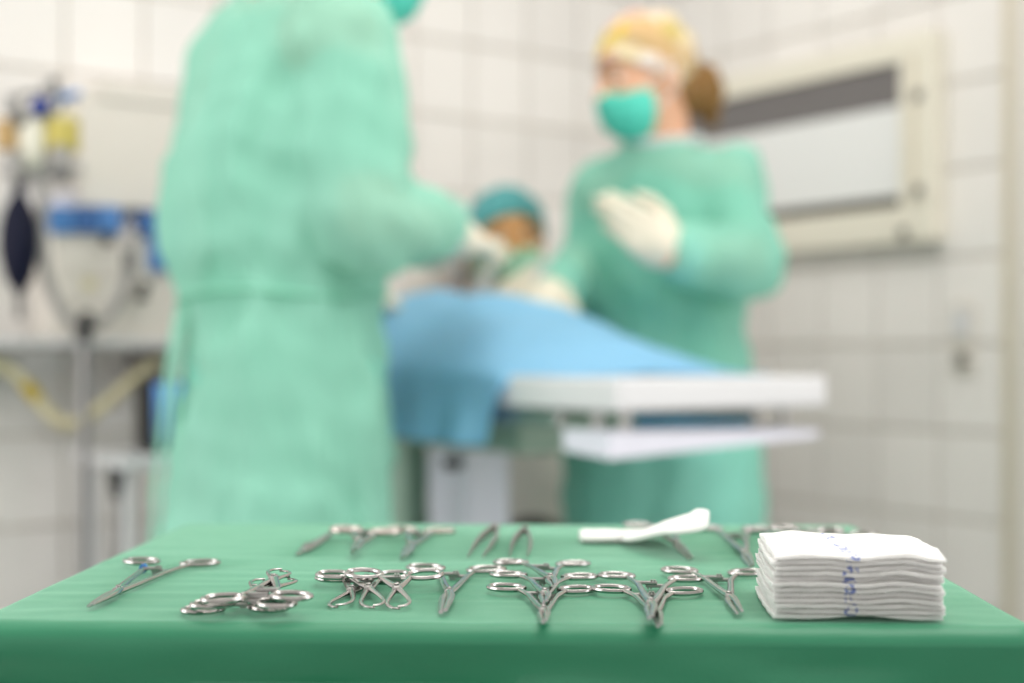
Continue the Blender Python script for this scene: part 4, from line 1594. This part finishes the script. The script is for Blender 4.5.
# anaesthesia machine standing on the shelf
am, ao = wthing('anaesthesia_machine', 'pale grey anaesthesia machine with blue panels on the wall shelf', 'medical machine', 110, 342, 0.20)
wbox(am, ao, 'upper_cabinet', 82, 98, 180, 206, 0.17, 0.14, M['door'], 0.006)
wbox(am, ao, 'cabinet_lid', 100, 90, 186, 98, 0.18, 0.16, M['door'], 0.003)
wbox(am, ao, 'lower_cabinet', 52, 236, 182, 341.5, 0.18, 0.16, M['door'], 0.006)
wbox(am, ao, 'back_panel', 60, 200, 182, 240, 0.12, 0.10, M['cool_white'], 0.004)
for k in range(3):
    wbox(am, ao, 'blue_module', 51 + k * 24, 207, 74 + k * 24, 232, 0.20, 0.09, M['blue_plastic'] if k != 1 else M['teal_plastic'], 0.003)
wbox(am, ao, 'blue_module', 138, 212, 150, 233, 0.20, 0.09, M['teal_plastic'], 0.003)
wbox(am, ao, 'blue_module', 151, 213, 182, 270, 0.20, 0.09, M['blue_plastic'], 0.003)
for (px, py) in ((107, 240), (143, 286), (140, 296)):
    c = wl(px, py, 0.20) - ao
    MB().lathe([(0.011, 0), (0.012, 0.012), (0.009, 0.02)], c=c, R=Matrix.Rotation(math.pi / 2, 3, 'X'), n=16).build('valve_knob', M['black'], am)
for k in range(3):
    wbox(am, ao, 'drawer_front', 62, 250 + k * 28, 125, 275 + k * 28, 0.186, 0.01, M['door'], 0.002)
wbox(am, ao, 'paper_label', 84, 279, 96, 289, 0.19, 0.006, M['hose_yellow'], 0.001)

# vaporiser and valve cluster at the far left, fixed to the machine by an arm
vp, vo = wthing('vaporiser', 'cluster of glass flask, yellow canister and blue knobs at the far left', 'medical device', 40, 172, 0.30)


def vloc(px, py, d=0.30):
    return wl(px, py, d) - vo


MB().tube([vloc(0, 172), vloc(82, 168)], 0.010, 12).tube([vloc(40, 172), vloc(40, 190)], 0.009, 10).build('manifold', M['steel_satin'], vp)
MB().tube([vloc(60, 170), vloc(60, 170) + Vector((0.0, 0.30 - 0.01, 0))], 0.012, 10).build('wall_arm', M['pole'], vp)
MB().lathe([(0.006, -0.060), (0.022, -0.055), (0.030, -0.02), (0.030, 0.02), (0.022, 0.05), (0.010, 0.06)], c=vloc(30, 138)).build('glass_flask', M['cream'], vp)
MB().lathe([(0.010, -0.034), (0.038, -0.032), (0.040, -0.028), (0.040, 0.026), (0.037, 0.032), (0.010, 0.033)], c=vloc(59, 136)).build('canister', M['yellow'], vp)
MB().lathe([(0.040, 0.0), (0.041, 0.006), (0.036, 0.014), (0.010, 0.016)], c=vloc(59, 121)).build('canister_lid', M['hose_yellow'], vp)
MB().ball(vloc(40, 107, 0.33), (0.020, 0.018, 0.020), 10).build('control_knob', M['navy'], vp)
MB().ball(vloc(52, 110, 0.33), (0.012, 0.012, 0.014), 8).build('control_knob', M['steel_satin'], vp)
MB().tube([vloc(58, 99, 0.33), vloc(80, 93, 0.33)], [0.010, 0.008], 10).build('lever', M['blue_plastic'], vp)
MB().lathe([(0.012, -0.03), (0.022, -0.028), (0.022, 0.028), (0.012, 0.03)], c=vloc(6, 135)).build('amber_chamber', M['amber'], vp)
for (px, py, r) in ((12, 105, 0.016), (20, 118, 0.012), (48, 92, 0.014), (60, 158, 0.022), (14, 166, 0.020), (64, 176, 0.012), (54, 84, 0.010)):
    MB().lathe([(r * 0.5, -r * 1.2), (r, -r), (r, r), (r * 0.6, r * 1.3)], c=vloc(px, py, 0.32), n=16).build('valve', M['hose_grey'] if r > 0.013 else M['hose_dark'], vp)
MB().tube(catmull([vloc(12, 105, .32), vloc(20, 95, .32), vloc(48, 92, .32), vloc(54, 84, .32), vloc(60, 100, .32), vloc(59, 120, .30)], 6), 0.005, 8).build('pipe', M['hose_dark'], vp)
MB().tube([vloc(12, 105, .32), vloc(13, 168, .30)], 0.007, 8).tube([vloc(46, 92, .32), vloc(44, 170, .30)], 0.006, 8).build('pipe', M['steel_satin'], vp)

# black reservoir bag
rb_, ro = wthing('reservoir_bag', 'black rubber reservoir bag hanging at the far left', 'breathing bag', 19, 240, 0.31)
prof = [(0.008, -0.150), (0.008, -0.105), (0.014, -0.095), (0.026, -0.075), (0.035, -0.04), (0.038, -0.005), (0.036, 0.03), (0.028, 0.06), (0.016, 0.082), (0.011, 0.095), (0.011, 0.125)]
MB().lathe(prof[1:], n=28).build('bag', M['rubber'], rb_)
MB().tube([(0, 0, -0.155), (0, 0, -0.103)], 0.007, 10).build('tail', M['hose_dark'], rb_)
MB().tube([(0, 0, 0.115), (0, 0, 0.150)], 0.0135, 12).build('neck_collar', M['steel_satin'], rb_)

# U-shaped breathing hose with black connector, hanging in front of the machine
hz, ho = wthing('breathing_hose', 'grey hose looping down between the bag and the blue modules', 'hose', 85, 320, 0.30)


def hl(px, py, d=0.30):
    return wl(px, py, d) - ho


hp = catmull([hl(44, 185), hl(42, 235), hl(48, 280), hl(64, 315), hl(86, 328), hl(110, 314), hl(126, 282), hl(131, 250), hl(129, 222, 0.26)], 12)
MB().tube(hp, [0.0105 + (0.0013 if i % 2 else 0) for i in range(len(hp))], 12).build('corrugated_tube', M['hose_grey'], hz)
MB().tube([hl(129, 250), hl(130, 275)], 0.014, 12).build('hose_sleeve', M['hose_dark'], hz)
MB().lathe([(0.008, -0.02), (0.015, -0.014), (0.016, 0.008), (0.008, 0.022)], c=hl(86, 322, 0.315)).build('connector', M['black'], hz)

# yellow hose under the shelf
yh, yo = wthing('yellow_hose', 'pale yellow hose sagging below the shelf at the left', 'hose', 65, 420, 0.22)


def yl(px, py, d=0.22):
    return wl(px, py, d) - yo


yp = catmull([yl(-60, 362), yl(-15, 362), yl(12, 372), yl(32, 392), yl(50, 414), yl(68, 424), yl(90, 416), yl(112, 398), yl(133, 380), yl(150, 366), yl(166, 359)], 8)
MB().tube(yp, 0.0125, 12).build('tube', M['hose_yellow'], yh)
MB().tube([yl(24, 383), yl(32, 392), yl(37, 398)], 0.0145, 12).build('band', M['hose_band'], yh)

# infusion pole in front of the shelf
ip, io = wthing('equipment_pole', 'slim grey pole on a wheeled foot in front of the shelf', 'pole', 84, 400, 0.37)
ip.location.z = 0
MB().tube([(0, 0, 0.06), (0, 0, 1.035)], 0.0105, 12).build('pole', M['pole'], ip)
MB().lathe([(0.012, 1.03), (0.015, 1.034), (0.015, 1.05), (0.006, 1.056)], n=14).build('pole_cap', M['black'], ip)
for k in range(4):
    a = math.pi / 2 * k + 0.4
    lg = MB().tube([(0, 0, 0.09), (0.22 * math.cos(a), 0.22 * math.sin(a), 0.06)], [0.014, 0.010], 8).build('leg', M['pole'], ip)
    MB().ball((0.22 * math.cos(a), 0.22 * math.sin(a), 0.026), (0.024, 0.024, 0.026), 8).build('caster', M['black'], lg)

# monitor on a white trolley, mostly hidden by the surgeon
mo, mo_ = wthing('monitor', 'small patient monitor with blue screen beside the left gown', 'monitor', 172, 452, 0.42)
wbox(mo, mo_, 'case', 152, 379, 215, 452, 0.42, 0.10, M['black'], 0.006)
wbox(mo, mo_, 'screen', 155, 383, 211, 446, 0.424, 0.006, M['screen'], 0.001)
tr_, to_ = wthing('trolley', 'white wheeled trolley carrying the patient monitor', 'trolley', 170, 454, 0.46)
tr_.location.z = 0
zt = to_.z
hw_ = 0.13
MB().box((0.03, 0.12, zt - 0.014), (2 * hw_ + 0.02, 0.30, 0.026), 0.006).build('top', M['white_paint'], tr_, False)
MB().box((0.03, 0.12, zt - 0.30), (2 * hw_ - 0.02, 0.28, 0.012), 0.004).build('shelf', M['white_paint'], tr_, False)
for sx in (-1, 1):
    for sy in (0, 1):
        lg = MB().tube([(0.03 + sx * (hw_ - 0.02), 0.01 + sy * 0.22, zt - 0.02), (0.03 + sx * (hw_ - 0.02), 0.01 + sy * 0.22, 0.06)], 0.010, 10).build('leg', M['white_paint'], tr_)
        MB().ball((0.03 + sx * (hw_ - 0.02), 0.01 + sy * 0.22, 0.03), (0.022, 0.022, 0.03), 8).build('caster', M['black'], lg)
# black handset hanging at the trolley's side, with its cable
hs_, hso = wthing('handset', 'black tapered handset hanging beside the trolley on a grey cable', 'handset', 116, 480, 0.44)


def hsl(px, py, d=0.44):
    return wl(px, py, d) - hso


MB().tube([hsl(116, 464), hsl(116, 470), hsl(116, 486), hsl(116, 500)], [0.012, 0.017, 0.013, 0.007], 12).build('grip', M['black'], hs_)
MB().tube(catmull([hsl(116, 499), hsl(118, 520), hsl(115, 560), hsl(112, 640), hsl(120, 700), hsl(150, 720, 0.40)], 6), 0.007, 8).build('cable', M['pole'], hs_)
MB().box(hsl(116, 462), (0.05, 0.03, 0.02), 0.004).build('holder', M['white_paint'], hs_, False)
gcab, gco = wthing('green_cable', 'thin green cable hanging beside the monitor trolley', 'cable', 150, 500, 0.50)
MB().tube(catmull([wl(158, 456, .47) - gco, wl(156, 470, .49) - gco, wl(153, 500, .50) - gco, wl(157, 540, .50) - gco, wl(156, 620, .50) - gco, wl(162, 700, .48) - gco], 6), 0.0025, 8).build('wire', mat('green_wire', srgb(90, 190, 120), 0.4), gcab)

# white bin beyond the operating table
bn_ = thing('waste_bin', 'white lidded bin standing behind the operating table', 'bin', at(408, 600, 3.42) * 1.0, RZL)
bn_.location.z = 0
MB().box((0, 0, 0.36), (0.24, 0.24, 0.70), 0.02).build('body', M['white_paint'], bn_, False)
MB().box((0, 0, 0.735), (0.26, 0.26, 0.045), 0.015).build('lid', M['cool_white'], bn_, False)
